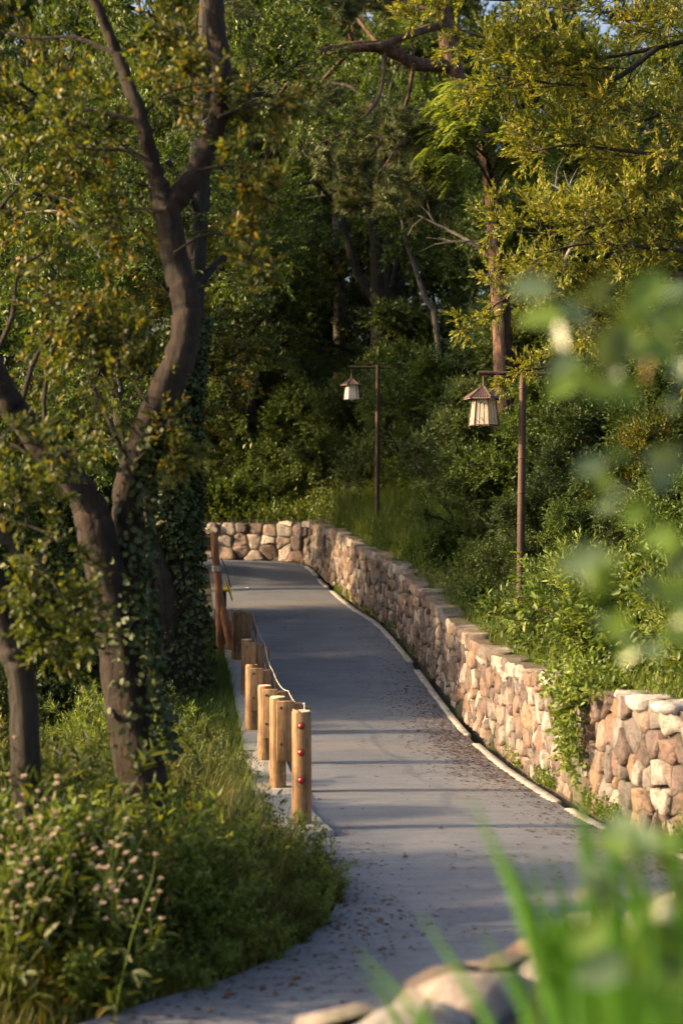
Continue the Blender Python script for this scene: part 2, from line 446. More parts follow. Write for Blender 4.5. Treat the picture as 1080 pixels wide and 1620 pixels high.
# path sheet
NA = 14
q = np.linspace(0, 1, NA)
PV = (Lp[:, None, :] * (1 - q)[None, :, None] + Rp[:, None, :] * q[None, :, None])
crown = 0.02 * (1 - (2 * q - 1) ** 2)
PZ = Zp[:, None] + crown[None, :]
i, j = np.meshgrid(np.arange(NS - 1), np.arange(NA - 1), indexing='ij')
PF = np.stack([i * NA + j, (i + 1) * NA + j, (i + 1) * NA + j + 1, i * NA + j + 1], -1).reshape(-1, 4)
path = obj('path', smooth(mesh_np('path', [(np.concatenate([PV.reshape(-1, 2), PZ.reshape(-1, 1)], 1), PF)])), M['path'])
tag(path, 'smooth blue-grey paved footpath curving uphill between fence and wall', 'path', kind='structure')

def path_point(iu, qq):
    """fractional station index, 0..1 across -> xyz"""
    i0 = np.clip(np.floor(iu).astype(int), 0, NS - 2); f = iu - i0
    L = Lp[i0] * (1 - f)[:, None] + Lp[i0 + 1] * f[:, None]
    R = Rp[i0] * (1 - f)[:, None] + Rp[i0 + 1] * f[:, None]
    Z = Zp[i0] * (1 - f) + Zp[i0 + 1] * f
    p = L * (1 - qq)[:, None] + R * qq[:, None]
    return np.column_stack([p, Z + 0.02 * (1 - (2 * qq - 1) ** 2)])

# ------------------------------------------------------------------ polyline along a path edge, for walls and kerbs
class Line:
    def __init__(self, pts, Z, H):
        self.p = pts; self.Z = Z; self.H = H
        self.s = np.concatenate([[0], np.cumsum(np.linalg.norm(np.diff(pts, axis=0), axis=1))])
        self.len = self.s[-1]
        t = norm(np.gradient(pts, axis=0)); self.t = t
    def at(self, s):
        x = np.interp(s, self.s, self.p[:, 0]); y = np.interp(s, self.s, self.p[:, 1])
        z = np.interp(s, self.s, self.Z)
        tx = np.interp(s, self.s, self.t[:, 0]); ty = np.interp(s, self.s, self.t[:, 1])
        l = math.hypot(tx, ty); tx /= l; ty /= l
        return np.array([x, y, z]), np.array([tx, ty, 0.0]), np.array([-ty, tx, 0.0])   # point, tangent, normal away from the path (for right edges)
    def h(self, s):
        return float(np.interp(s, self.s, self.H))

def edge_line(i0, i1, right=True, off=0.0):
    e = (Rp if right else Lp)[i0:i1 + 1] + (Wv[i0:i1 + 1] * off)
    return Line(e, Zp[i0:i1 + 1], Hp[i0:i1 + 1])

def clip_poly(poly, p, n):
    """keep the side where (x-p).n <= 0"""
    out = []
    for k in range(len(poly)):
        a, b = poly[k], poly[(k + 1) % len(poly)]
        da, db = (a - p) @ n, (b - p) @ n
        if da <= 0: out.append(a)
        if (da < 0 < db) or (db < 0 < da): out.append(a + (b - a) * (da / (da - db)))
    return out

def wall_cells(line, seed, w0, w1, h0, h1, top_drop=0.0):
    rng = np.random.default_rng(seed); seeds = []
    t = 0.0; H = line.H.max()
    while t < H:
        rh = rng.uniform(h0, h1); s = -rng.uniform(0, w1)
        while s < line.len + w1:
            w = rng.uniform(w0, w1) * (1.35 if rng.random() < .15 else 1)
            seeds.append((s + w / 2, t + rh / 2 + rng.uniform(-.42, .42) * rh)); s += w
        t += rh
    seeds = np.array(seeds); cells = []; wt = rng.uniform(-.012, .012, len(seeds))
    for k, c in enumerate(seeds):
        if c[0] < -.05 or c[0] > line.len + .05 or c[1] > H: continue
        sc = min(max(c[0], 0), line.len); top = line.h(sc) - top_drop
        poly = [np.array(v) for v in ((0.0 if c[0] < .6 else c[0] - .8, 0.0), (min(line.len, c[0] + .8), 0.0),
                                      (min(line.len, c[0] + .8), top), (0.0 if c[0] < .6 else c[0] - .8, top))]
        d = np.linalg.norm(seeds - c, axis=1)
        for m in np.argsort(d)[1:26]:
            o = seeds[m]; nn = (o - c) / d[m]
            poly = clip_poly(poly, c + nn * float(np.clip(d[m] / 2 + (wt[k] - wt[m]) / (2 * d[m]), .15 * d[m], .85 * d[m])), nn)
            if len(poly) < 3: break
        if len(poly) < 3: continue
        P = np.array(poly)
        # drop near-duplicate corners
        keep = [a for a in range(len(P)) if np.linalg.norm(P[a] - P[a - 1]) > .03]
        P = P[keep]
        if len(P) < 3: continue
        A = .5 * abs(np.sum(P[:, 0] * np.roll(P[:, 1], -1) - P[:, 1] * np.roll(P[:, 0], -1)))
        if A < .006: continue
        cells.append(P)
    return cells

def stone_mesh(name, P, line, rng, bulge):
    """one wall stone from its outline P in (s, height); returns mesh, world centre"""
    c = P.mean(0); n = len(P)
    r = np.linalg.norm(P - c, axis=1).mean()
    P = c + (P - c) * (1 - .008 / max(r, .04)) + rng.uniform(-.01, .01, P.shape)
    mid_ = (P + np.roll(P, -1, 0)) / 2; el_ = np.linalg.norm(P - np.roll(P, -1, 0), axis=1)[:, None]
    mid_ = mid_ + rng.normal(0, .04, P.shape) * el_
    P = np.stack([P, mid_], 1).reshape(-1, 2); n = len(P)
    off = rng.uniform(-.024, .026); tilt = rng.uniform(-.22, .22, 2)
    def ring(scale, depth, jit):
        q = c + (P - c) * scale
        return q, depth + off + (q - c) @ tilt + rng.uniform(-jit, jit, n)
    rings = [ring(1.0, -.09, 0), ring(.972, bulge * .85, .009), ring(.55, bulge, .013)]
    V = []
    for qv, dep in rings:
        for (s, t), d in zip(qv, dep):
            b, tn, nr = line.at(float(np.clip(s, 0, line.len)))
            V.append(b + np.array([0, 0, t]) - nr * d + tn * (s - np.clip(s, 0, line.len)))
    b, tn, nr = line.at(float(np.clip(c[0], 0, line.len)))
    V.append(b + np.array([0, 0, c[1]]) - nr * (bulge + off + rng.uniform(-.015, .015)))
    V = np.array(V); k = np.arange(n); kk = (k + 1) % n; F = []
    for a in range(2):
        F += [np.stack([a * n + k, a * n + kk, (a + 1) * n + kk], -1), np.stack([a * n + k, (a + 1) * n + kk, (a + 1) * n + k], -1)]
    F.append(np.stack([2 * n + k, 2 * n + kk, np.full(n, 3 * n)], -1))
    cen = V.mean(0)
    return mesh_np(name, [(V - cen, np.concatenate(F))]), cen

def build_wall(line, seed, label, w0, w1, h0, h1, bulge, thick, cope, name='stone_wall', limit=300):
    rng = np.random.default_rng(seed + 100)
    b0, _, _ = line.at(line.len / 2)
    root = empty(name, b0)
    tag(root, label, 'stone wall', 'stone walls along the path')
    # core
    n = max(8, int(line.len / .3)); ss = np.linspace(0, line.len, n); V = []
    for s in ss:
        p, tn, nr = line.at(s); h = line.h(s) - .07
        for dd, zz in ((.05, -.25), (.05, h), (thick, h), (thick, -.25)):
            V.append(p + nr * dd + np.array([0, 0, zz]) - b0)
    k = np.arange(n - 1); F = []
    for a in range(3): F.append(np.stack([k * 4 + a, k * 4 + a + 1, k * 4 + a + 5, k * 4 + a + 4], -1))
    F.append(np.array([[0, 1, 2, 3], [4 * n - 4, 4 * n - 1, 4 * n - 2, 4 * n - 3]]))
    obj('core', mesh_np('core', [(np.array(V), np.concatenate(F))]), M['mortar'], root)
    cells = wall_cells(line, seed, w0, w1, h0, h1, 0.05 if cope else 0.0)
    info = []
    for P in cells:
        b, _, _ = line.at(float(np.clip(P[:, 0].mean(), 0, line.len)))
        A = .5 * abs(np.sum(P[:, 0] * np.roll(P[:, 1], -1) - P[:, 1] * np.roll(P[:, 0], -1)))
        info.append(-A / (b[1] ** 2 + b[0] ** 2))
    order = np.argsort(info); rest = []
    for r, kx in enumerate(order):
        me, cen = stone_mesh('stone', cells[kx], line, rng, bulge * rng.uniform(.6, 1.3))
        if r < limit:
            obj('stone', me, M['stone'], root, cen - b0)
        else:
            v = np.zeros(len(me.vertices) * 3, np.float32); me.vertices.foreach_get('co', v)
            rest.append((v.reshape(-1, 3) + cen - b0, me)); 
    if rest:
        parts = []
        for v, me in rest:
            parts.append((v, np.array([p.vertices[:] for p in me.polygons])))
        tag(obj('stone', mesh_np('stones', parts), M['stone'], root), kind='stuff')
    if cope:
        s = 0.0
        while s < line.len - .1:
            w = min(rng.uniform(.28, .62), line.len - s)
            if line.len - s - w < .15: w = line.len - s
            dpt = rng.uniform(thick * .55, thick * .9); th = rng.uniform(.07, .12)
            m = 5; out = []
            a = np.linspace(0, w - .015, m)
            front = [(x, -rng.uniform(.0, .05)) for x in a]; back = [(x, dpt + rng.uniform(-.06, .06)) for x in a[::-1]]
            poly = np.array(front + back); V = []; npol = len(poly)
            dz = rng.uniform(-.035, .02)
            for lvl, ins in ((-.04, .0), (th * .7, 0.0), (th, .03)):
                cc = poly.mean(0)
                for (x, d) in poly:
                    x2 = x + np.sign(cc[0] - x) * ins; d2 = d + np.sign(cc[1] - d) * ins
                    p, tn, nr = line.at(min(s + x2, line.len))
                    V.append(p + nr * (d2 - .01) + np.array([0, 0, line.h(min(s + x2, line.len)) - .06 + lvl + dz + (rng.uniform(-.012, .012) if lvl > 0 else 0)]))
            V = np.array(V); cen = V.mean(0); V = np.vstack([V, V[2 * npol:].mean(0)])
            k = np.arange(npol); kk = (k + 1) % npol
            F = np.concatenate([np.stack([a_ * npol + k, a_ * npol + kk, (a_ + 1) * npol + kk, (a_ + 1) * npol + k], -1) for a_ in range(2)])
            obj('coping_stone', mesh_np('coping_stone', [(V - cen, F), (V - cen, np.stack([2 * npol + k, 2 * npol + kk, np.full(npol, 3 * npol)], -1))]), M['stone'], root, cen - b0)
            s += w
    return root

def idx_of(y, far_first=True):
    """station index along the right edge where its depth is y (main stretch)"""
    m = np.arange(40, 160)
    return int(m[np.argmin(np.abs(Rp[m, 1] - y))])

iA0 = 40; iA1 = idx_of(12.75); iB1 = 212
lineA = edge_line(iA0, iA1, True, .17)
lineB = edge_line(iA1, iB1, True, .18)
lineC = edge_line(4, iA0, True, .17)
# the end wall is straighter and a little lower than the corner of the long wall
build_wall(lineA, 3, 'long mossy stone wall running uphill along the right edge of the path', .12, .27, .13, .38, .012, .45, True)
build_wall(lineB, 8, 'paler rough stone wall at the right, curving round the bend towards the viewer', .11, .26, .15, .42, .016, .5, False)
build_wall(lineC, 5, 'low wall of large stones closing the far end of the path', .25, .55, .22, .45, .016, .45, False)

# top stones of the near wall, seen from behind in the foreground
def rock(name, mat, parent, loc, size, rng, rz=0.0):
    import bmesh
    bm = bmesh.new(); bmesh.ops.create_icosphere(bm, subdivisions=2, radius=1.0)
    ph = rng.uniform(0, 6, 3)
    for v in bm.verts:
        c = v.co
        k = 1 + .16 * math.sin(3 * c.x + ph[0]) + .13 * math.sin(4 * c.y + ph[1]) + .12 * math.sin(3.5 * c.z + ph[2])
        m = max(abs(c.x), abs(c.y), abs(c.z)); c *= k * (.55 + .45 / m) * .8
        v.co = Vector((c.x * size[0], c.y * size[1], c.z * size[2])) / 2
    me = bpy.data.meshes.new(name); bm.to_mesh(me); bm.free(); smooth(me)
    o = obj(name, me, mat, parent, loc); o.rotation_euler = (0, 0, rz); return o
rngB = np.random.default_rng(77)
wallB = [o for o in COL.objects if o.name.startswith('stone_wall')][1]
s = 0.0
while s < lineB.len - .2:
    w = rngB.uniform(.26, .5); p, tn, nr = lineB.at(s + w / 2)
    rock('top_stone', M['stone_pale'], wallB, p + nr * rngB.uniform(.12, .22) + np.array([0, 0, lineB.h(s) - .05 + rngB.uniform(-.03, .03)]) - np.array(wallB.location),
         (w * 1.15, rngB.uniform(.36, .55), rngB.uniform(.15, .26)), rngB, math.atan2(tn[1], tn[0]) + rngB.uniform(-.1, .1))
    s += w

# ------------------------------------------------------------------ kerbs
kr = edge_line(42, 175, True, 0.0)
kerb_r = empty('kerb', kr.at(kr.len / 2)[0]); tag(kerb_r, 'narrow pale stone edging between the path and the long wall', 'kerb', kind='structure')
rng = np.random.default_rng(21); s = 0.0; kb = np.array(kerb_r.location)
while s < kr.len - .5:
    w = rng.uniform(.35, .8); V = []
    for lv, ins in ((-.1, 0), (.004, 0), (.016, .01)):
        for (a, d) in ((ins, -.045 + ins + rng.uniform(-.016, .016)), (w - .012 - ins, -.045 + ins + rng.uniform(-.016, .016)), (w - .012 - ins, .06 - ins), (ins, .06 - ins)):
            p, tn, nr = kr.at(s + a); V.append(p + nr * d + np.array([0, 0, lv + rng.uniform(-.004, .004)]))
    V = np.array(V); cen = V.mean(0); k = np.arange(4); kk = (k + 1) % 4
    F = np.concatenate([np.stack([a * 4 + k, a * 4 + kk, a * 4 + 4 + kk, a * 4 + 4 + k], -1) for a in range(2)] + [np.array([[8, 9, 10, 11]])])
    if rng.random() > .06:
        obj('kerb_stone', mesh_np('kerb_stone', [(V - cen, F)]), M['kerb'], kerb_r, cen - kb)
    s += w
kl = edge_line(62, 134, False, 0.0)
kerb_l = empty('kerb', kl.at(kl.len / 2)[0]); tag(kerb_l, 'broad pale concrete slab edging under the wooden bollards', 'kerb', kind='structure')
s = 0.0; kb = np.array(kerb_l.location)
while s < kl.len - .2:
    w = min(1.0, kl.len - s); V = []
    for lv, ins in ((-.25, 0), (.05, 0), (.06, .012)):
        for (a, d) in ((ins, -.02 + ins), (w - .014 - ins, -.02 + ins), (w - .014 - ins, .44 - ins), (ins, .44 - ins)):
            p, tn, nr = kl.at(s + a); V.append(p - nr * d * -1 + np.array([0, 0, lv]))
    V = np.array(V); cen = V.mean(0); k = np.arange(4); kk = (k + 1) % 4
    F = np.concatenate([np.stack([a * 4 + k, a * 4 + kk, a * 4 + 4 + kk, a * 4 + 4 + k], -1) for a in range(2)] + [np.array([[8, 9, 10, 11]])])
    obj('kerb_slab', mesh_np('kerb_slab', [(V - cen, F)]), M['slab'], kerb_l, cen - kb); s += w

# ------------------------------------------------------------------ foliage generators
def rand_unit(rng, n):
    return norm(rng.normal(size=(n, 3)))

def leaf_geo(P, D, N, L, W, kind='diamond', fold=.22, curl=0.0):
    """leaf blades from base P along D, face normal N"""
    S = norm(np.cross(D, N)); N = np.cross(S, D); n = len(P)
    L = np.broadcast_to(L, (n,))[:, None]; W = np.broadcast_to(W, (n,))[:, None]
    if kind == 'diamond':
        a = P; t = P + D * L - N * curl * L
        m1 = P + D * L * .45 + S * W * .5 + N * W * fold; m2 = P + D * L * .45 - S * W * .5 + N * W * fold
        V = np.stack([a, m1, t, m2], 1).reshape(-1, 3); b = np.arange(n)[:, None] * 4
        F = np.concatenate([b + np.array([0, 1, 2]), b + np.array([0, 2, 3])])
        return [(V, F)]
    a = P; t = P + D * L - N * curl * L
    m1 = P + D * L * .3 + S * W * .45 + N * W * fold; m2 = P + D * L * .3 - S * W * .45 + N * W * fold
    k1 = P + D * L * .68 + S * W * .4 + N * (W * fold * .8 - curl * .4 * L); k2 = P + D * L * .68 - S * W * .4 + N * (W * fold * .8 - curl * .4 * L)
    V = np.stack([a, m1, k1, t, k2, m2], 1).reshape(-1, 3); b = np.arange(n)[:, None] * 6
    return [(V, np.concatenate([b + np.array([0, 1, 2, 3]), b + np.array([0, 3, 4, 5])]))]

def sprays(rng, P, D, n, tw, L, W, kind='diamond', ang=(35, 70), droop=0.0, up=1.0, jit=.35, fold=.2, curl=0.0, rank2=False):
    """leafy twigs: n leaves along each twig (base P, direction D, length tw)"""
    N = len(P)
    if N == 0: return []
    D = norm(D + np.array([0, 0, -droop]))
    tw = np.broadcast_to(tw, (N,))
    t = (np.arange(n) + .6) / n
    B = P[:, None, :] + D[:, None, :] * (tw[:, None] * t[None, :])[:, :, None]
    B = B - np.array([0, 0, 1.0]) * (droop * .4 * tw[:, None] * t[None, :] ** 2)[:, :, None]
    ref = np.where(np.abs(D[:, 2:3]) > .9, np.array([[1.0, 0, 0]]), np.array([[0, 0, 1.0]]))
    S = norm(np.cross(D, ref)); U = np.cross(S, D)
    az = (np.arange(n) * (math.pi if rank2 else 2.4))[None, :] + rng.uniform(0, 6.28, (N, 1)) * (0 if rank2 else 1) + rng.normal(0, .3, (N, n))
    side = S[:, None, :] * np.cos(az)[:, :, None] + U[:, None, :] * np.sin(az)[:, :, None] * (.35 if rank2 else 1)
    a = np.radians(rng.uniform(ang[0], ang[1], (N, n)))
    a = a * (1 - .55 * t[None, :] ** 3)
    LD = norm(D[:, None, :] * np.cos(a)[:, :, None] + side * np.sin(a)[:, :, None] + rng.normal(0, .12, (N, n, 3)))
    NN = np.array([0, 0, up]) + rng.normal(0, jit, (N, n, 3)) + D[:, None, :] * .2
    ll = rng.uniform(.7, 1.2, N * n) * L
    return leaf_geo(B.reshape(-1, 3), LD.reshape(-1, 3), NN.reshape(-1, 3), ll, ll * (W / L), kind, fold, curl)

def perp_rot(rng, d, ang):
    r = rng.normal(size=3); p = r - d * np.dot(r, d); p /= np.linalg.norm(p)
    return d * math.cos(ang) + p * math.sin(ang)

class Skel:
    def __init__(self, seed):
        self.rng = np.random.default_rng(seed); self.tubes = []; self.aP = []; self.aD = []
    def branch(self, p, d, length, r, depth, kids=(5, 5, 5), ratio=.55, ang=(30, 65), wob=.16, trop=.05, nanch=4, flat=0.0, minr=.004):
        rng = self.rng; p = np.asarray(p, float); d = norm(np.asarray(d, float))
        ns = 5 if depth > 0 else 3
        pts = [p]; ds = [d]
        for k in range(ns):
            d = d + rng.normal(0, wob, 3) + np.array([0, 0, trop]); d[2] *= (1 - flat); d = norm(d)
            pts.append(pts[-1] + d * length / ns); ds.append(d)
        rad = np.maximum(np.linspace(r, r * .45, ns + 1), minr)
        self.tubes.append((np.array(pts), rad, depth)); self._kids(np.array(pts), ds, length, r, depth, kids, ratio, ang, wob, trop, nanch, flat, minr)
        return pts
    def limb(self, pts, rad, depth, **kw):
        """given polyline limb, grows children"""
        pts = catmull(pts, 4); rad = np.interp(np.linspace(0, 1, len(pts)), np.linspace(0, 1, len(rad)), rad)
        self.tubes.append((pts, rad, 3)); ds = list(norm(np.gradient(pts, axis=0)))
        ln = np.linalg.norm(np.diff(pts, axis=0), axis=1).sum()
        k = dict(kids=(8, 5, 5), ratio=.5, ang=(30, 65), wob=.16, trop=.05, nanch=4, flat=0.0, minr=.004, t0=.25, clen=None); k.update(kw)
        self._kids(pts, ds, ln, rad[-1] * 1.2, depth, **k)
    def _kids(self, pts, ds, length, r, depth, kids, ratio, ang, wob, trop, nanch, flat, minr, t0=.25, clen=None):
        rng = self.rng; n = len(pts) - 1
        def at(t):
            f = t * n; i = min(int(f), n - 1); return pts[i] + (pts[i + 1] - pts[i]) * (f - i), ds[min(i + 1, n)]
        if depth == 0:
            for k in range(nanch):
                p, d = at(rng.uniform(.15, 1) if k else 1.0)
                self.aP.append(p); self.aD.append(norm(d * .7 + rng.normal(0, .45, 3)) if k else d)
            return
        kn = kids[max(0, len(kids) - 1 - depth)]
        for k in range(kn):
            t = t0 + (1 - t0) * (k + rng.uniform(.2, .9)) / kn
            p, d = at(min(t, 1)); cd = perp_rot(rng, d, math.radians(rng.uniform(*ang)))
            cl = (clen if clen else length * ratio) * rng.uniform(.65, 1.15) * (1.15 - .55 * t)
            self.branch(p, cd, cl, max(r * .6, minr), depth - 1, kids, ratio, ang, wob, trop, nanch, flat, minr)
    def anchors(self):
        return np.array(self.aP), np.array(self.aD)
    def wood(self, sides=(3, 4, 5, 8), rough=.06):
        out = []
        for pts, rad, dep in self.tubes:
            out += tube(pts, rad, sides[min(dep, 3)], self.rng if dep >= 2 else None, rough if dep >= 2 else 0, cap=dep >= 2)
        return out

def to_local(parts, org):
    return [(np.asarray(V) - np.asarray(org), F) for V, F in parts]

def make_tree(name, base, trunk_parts, wood_parts, leaf_parts, label, leafmat, barkmat, cat='tree', group=None, extra=None):
    root = empty(name, base); tag(root, label, cat, group)
    if trunk_parts: obj('trunk', smooth(mesh_np('trunk', to_local(trunk_parts, base))), barkmat, root)
    if wood_parts: obj('branches', smooth(mesh_np('branches', to_local(wood_parts, base))), barkmat, root)
    if leaf_parts: obj('crown', mesh_np('crown', to_local(leaf_parts, base)), leafmat, root)
    return root

def trunk_tube(pts, rad, seed, sides=12, n=9, rough=.085):
    sides = sides * 2
    p = catmull(pts, n); r = np.interp(np.linspace(0, 1, len(p)), np.linspace(0, 1, len(rad)), rad)
    g = np.random.default_rng(seed)
    return tube(p + g.normal(0, .005, p.shape) * (np.arange(len(p)) > 0)[:, None], r, sides, g, rough)

def copy_tree(o, loc, rz, sc, label=None, group=None):
    c = o.copy(); COL.objects.link(c); c.location = tuple(map(float, loc)); c.rotation_euler = (0, 0, rz); c.scale = sc if isinstance(sc, tuple) else (sc,) * 3
    if label: c['label'] = label
    if group: c['group'] = group
    for ch in [x for x in COL.objects if x.parent == o]:
        k = ch.copy(); COL.objects.link(k); k.parent = c
    return c


# ------------------------------------------------------------------ wooden bollards and cable
def bolt_geo(p, n, r=.016):
    n = norm(np.asarray(n, float)); return tube([p, p + n * .014], [r, r * .8], 8)
def log_geo(h, r, rng, z0=-.15):
    """log with a bevelled top, slightly uneven"""
    zs = [z0, 0, h * .3, h * .6, h - .012, h]; rr = [r * 1.03, r * 1.03, r * 1.0, r * .99, r * .985, r * .94]
    pts = [(rng.uniform(-.003, .003), rng.uniform(-.003, .003), z) for z in zs]
    return tube(pts, rr, 20, rng, .012)
BP = [(477, 11.9, .93, 'round log bollard nearest the viewer with three red reflectors'),
      (439, 14.1, .89, 'second log bollard along the path, bolted plank on its side'),
      (419, 16.2, .84, 'third log bollard along the path, plank bolted to the log'),
      (398, 18.25, .82, 'fourth log bollard along the path, above the pale slab edging'),
      (390, 20.8, .80, 'fifth log bollard along the path, wide plank facing the viewer'),
      (374, 23.4, .82, 'farthest log bollard, standing beside the tall leaning post')]
cable_pts = []
for bi_, (px, z, h, lab) in enumerate(BP):
    rng = np.random.default_rng(500 + bi_)
    x = (px - 540) / FPX * z
    i0 = int(np.argmin(np.abs(Lp[50:140, 1] - z))) + 50
    base = np.array([x, z, Zp[i0] + .06])
    t = empty('bollard', base, rng.uniform(-.08, .08)); tag(t, lab, 'bollard', 'log bollards along the left kerb')
    r = .082
    lg = obj('log', smooth(mesh_np('log', log_geo(h, r, rng))), M['log'], t)
    obj('log_top', mesh_np('log_top', tube([(0, 0, h - .002), (0, 0, h + .007)], [r * .93, r * .86], 20)), M['logend'], lg)
    if bi_ == 0:
        for zz in (h - .11, h - .33, h - .56):
            a = math.radians(-92); p = np.array([math.cos(a), math.sin(a), 0]) * (r - .004) + np.array([0, 0, zz])
            n = np.array([math.cos(a), math.sin(a), 0])
            rf = obj('reflector', smooth(mesh_np('reflector', tube([p, p + n * .014, p + n * .022], [.026, .023, .011], 14))), M['red'], t)
            obj('reflector_rim', mesh_np('reflector_rim', tube([p - n * .002, p + n * .008], [.032, .03], 14)), M['bolt'], rf)
    else:
        # plank bolted to the side facing the viewer, hanging from just under the top
        w, hh, th = .17, h * .66, .055
        pl = obj('plank', mesh_np('plank', box((.075, -r - th * .35, h - hh / 2 - .025), (w, th, hh))), M['log'], t)
        bmod = pl.modifiers.new('bevel', 'BEVEL'); bmod.width = .006; bmod.segments = 2
        for zz in (h - .09, h - hh + .14):
            obj('bolt', mesh_np('bolt', bolt_geo(np.array([.03, -r - th * .85, zz]), (0, -1, 0))), M['bolt'], pl)
        obj('side_log', smooth(mesh_np('side_log', tube([(.185, -.01, h - hh - .0), (.185, -.01, h - .07), (.185, -.01, h - .055)], [.062, .062, .056], 16, rng, .012))), M['log'], t)
    # slim stake on the path side that carries the cable
    if bi_ > 0:
        sx = .30
        obj('stake', smooth(mesh_np('stake', tube([(sx, .02, -.12), (sx, .02, h * .5), (sx, .02, h - .1)], [.032, .032, .03], 10, rng, .03))), M['log'], t)
    else:
        sx = .06
    cable_pts.append((base + np.array([sx - .0, .02, h - .06]), base + np.array([sx, .02, h * .58])))
for lv, lab in ((0, 'upper pale cable strung along the log bollards'), (1, 'lower pale cable strung along the log bollards')):
    parts = []
    P_ = [c[lv] for c in cable_pts]
    P_[0] = P_[0] + np.array([0, .1, .0])
    for a, b in zip(P_[:-1], P_[1:]):
        tt = np.linspace(0, 1, 9)[:, None]
        seg = a + (b - a) * tt; seg[:, 2] -= (.07 * 4 * tt * (1 - tt))[:, 0]
        seg[:, 0] -= .034
        parts += tube(seg, .0065, 6)
    tag(obj('cable', smooth(mesh_np('cable', parts)), M['rope']), lab, 'cable', 'cables of the bollard fence')

# tall debarked post with a splayed foot, and the yellow-topped stake beside it
z = 24.2; x = (347 - 540) / FPX * z
pb = np.array([x, z, gz(x, z) - .02])
t = empty('wooden_post', pb); tag(t, 'tall reddish debarked post with metal band and splayed foot', 'post')
rng = np.random.default_rng(9)
top = PX(339, 842, z) - pb
obj('shaft', smooth(mesh_np('shaft', tube(catmull([(.03, 0, -.25), (.015, 0, .35), (.0, 0, top[2] * .5), (top[0] + .02, 0, top[2] * .8), (top[0], 0, top[2])], 5), np.linspace(.075, .065, 21), 14, rng, .04))), M['redpost'], t)
obj('splayed_foot', smooth(mesh_np('splayed_foot', tube(catmull([(.26, -.05, -.25), (.2, -.04, .25), (.08, -.02, .75), (.02, 0, 1.05)], 4), [.09] * 5 + [.085] * 4 + [.06] * 4, 12, rng, .06))), M['redpost'], t)
obj('band', smooth(mesh_np('band', tube([(top[0] * .55 + .002, 0, top[2] * .69), (top[0] * .6, 0, top[2] * .735)], [.085, .085], 14))), M['metal'], t)
obj('wire', mesh_np('wire', tube(catmull([(top[0] * .6 + .08, 0, top[2] * .8), (.12, -.02, top[2] * .7), (.2, -.04, top[2] * .56)], 4), .012, 6)), M['bolt'], t)
z2 = 24.6; x2 = (352 - 540) / FPX * z2; sb = np.array([x2, z2, gz(x2, z2)])
t = empty('marker_stake', sb); tag(t, 'short black stake with a yellow cross handle behind the tall post', 'stake')
hz = PX(352, 935, z2)[2] - sb[2]
obj('stake', mesh_np('stake', tube([(.02, 0, -.1), (.02, 0, hz)], [.05, .05], 8)), M['black'], t)
obj('handle', mesh_np('handle', tube([(-.02, -.04, hz + .02), (.12, -.04, hz + .03)], [.04, .04], 8)), M['yellow'], t)
obj('cross_bar', mesh_np('cross_bar', tube([(.06, -.09, hz + .17), (.12, -.05, hz + .02), (.17, -.02, hz - .16)], [.018, .024, .018], 6)), M['yellow'], t)
p = path_point(np.array([58.]), np.array([.35]))[0]
wp = PX(390, 932, 31.3)
lt = obj('paper_scrap', mesh_np('paper_scrap', [(np.array([[-.05, -.04, .008], [.06, -.03, .012], [.05, .05, .02], [-.04, .05, .01], [0, 0, .035]]), np.array([[0, 1, 4], [1, 2, 4], [2, 3, 4], [3, 0, 4]]))]), M['white'], None, (wp[0], 31.3, float(np.interp(-31.3, -Lp[40:140, 1], Zp[40:140])) + .022))
tag(lt, 'tiny white scrap lying on the far part of the path', 'scrap')

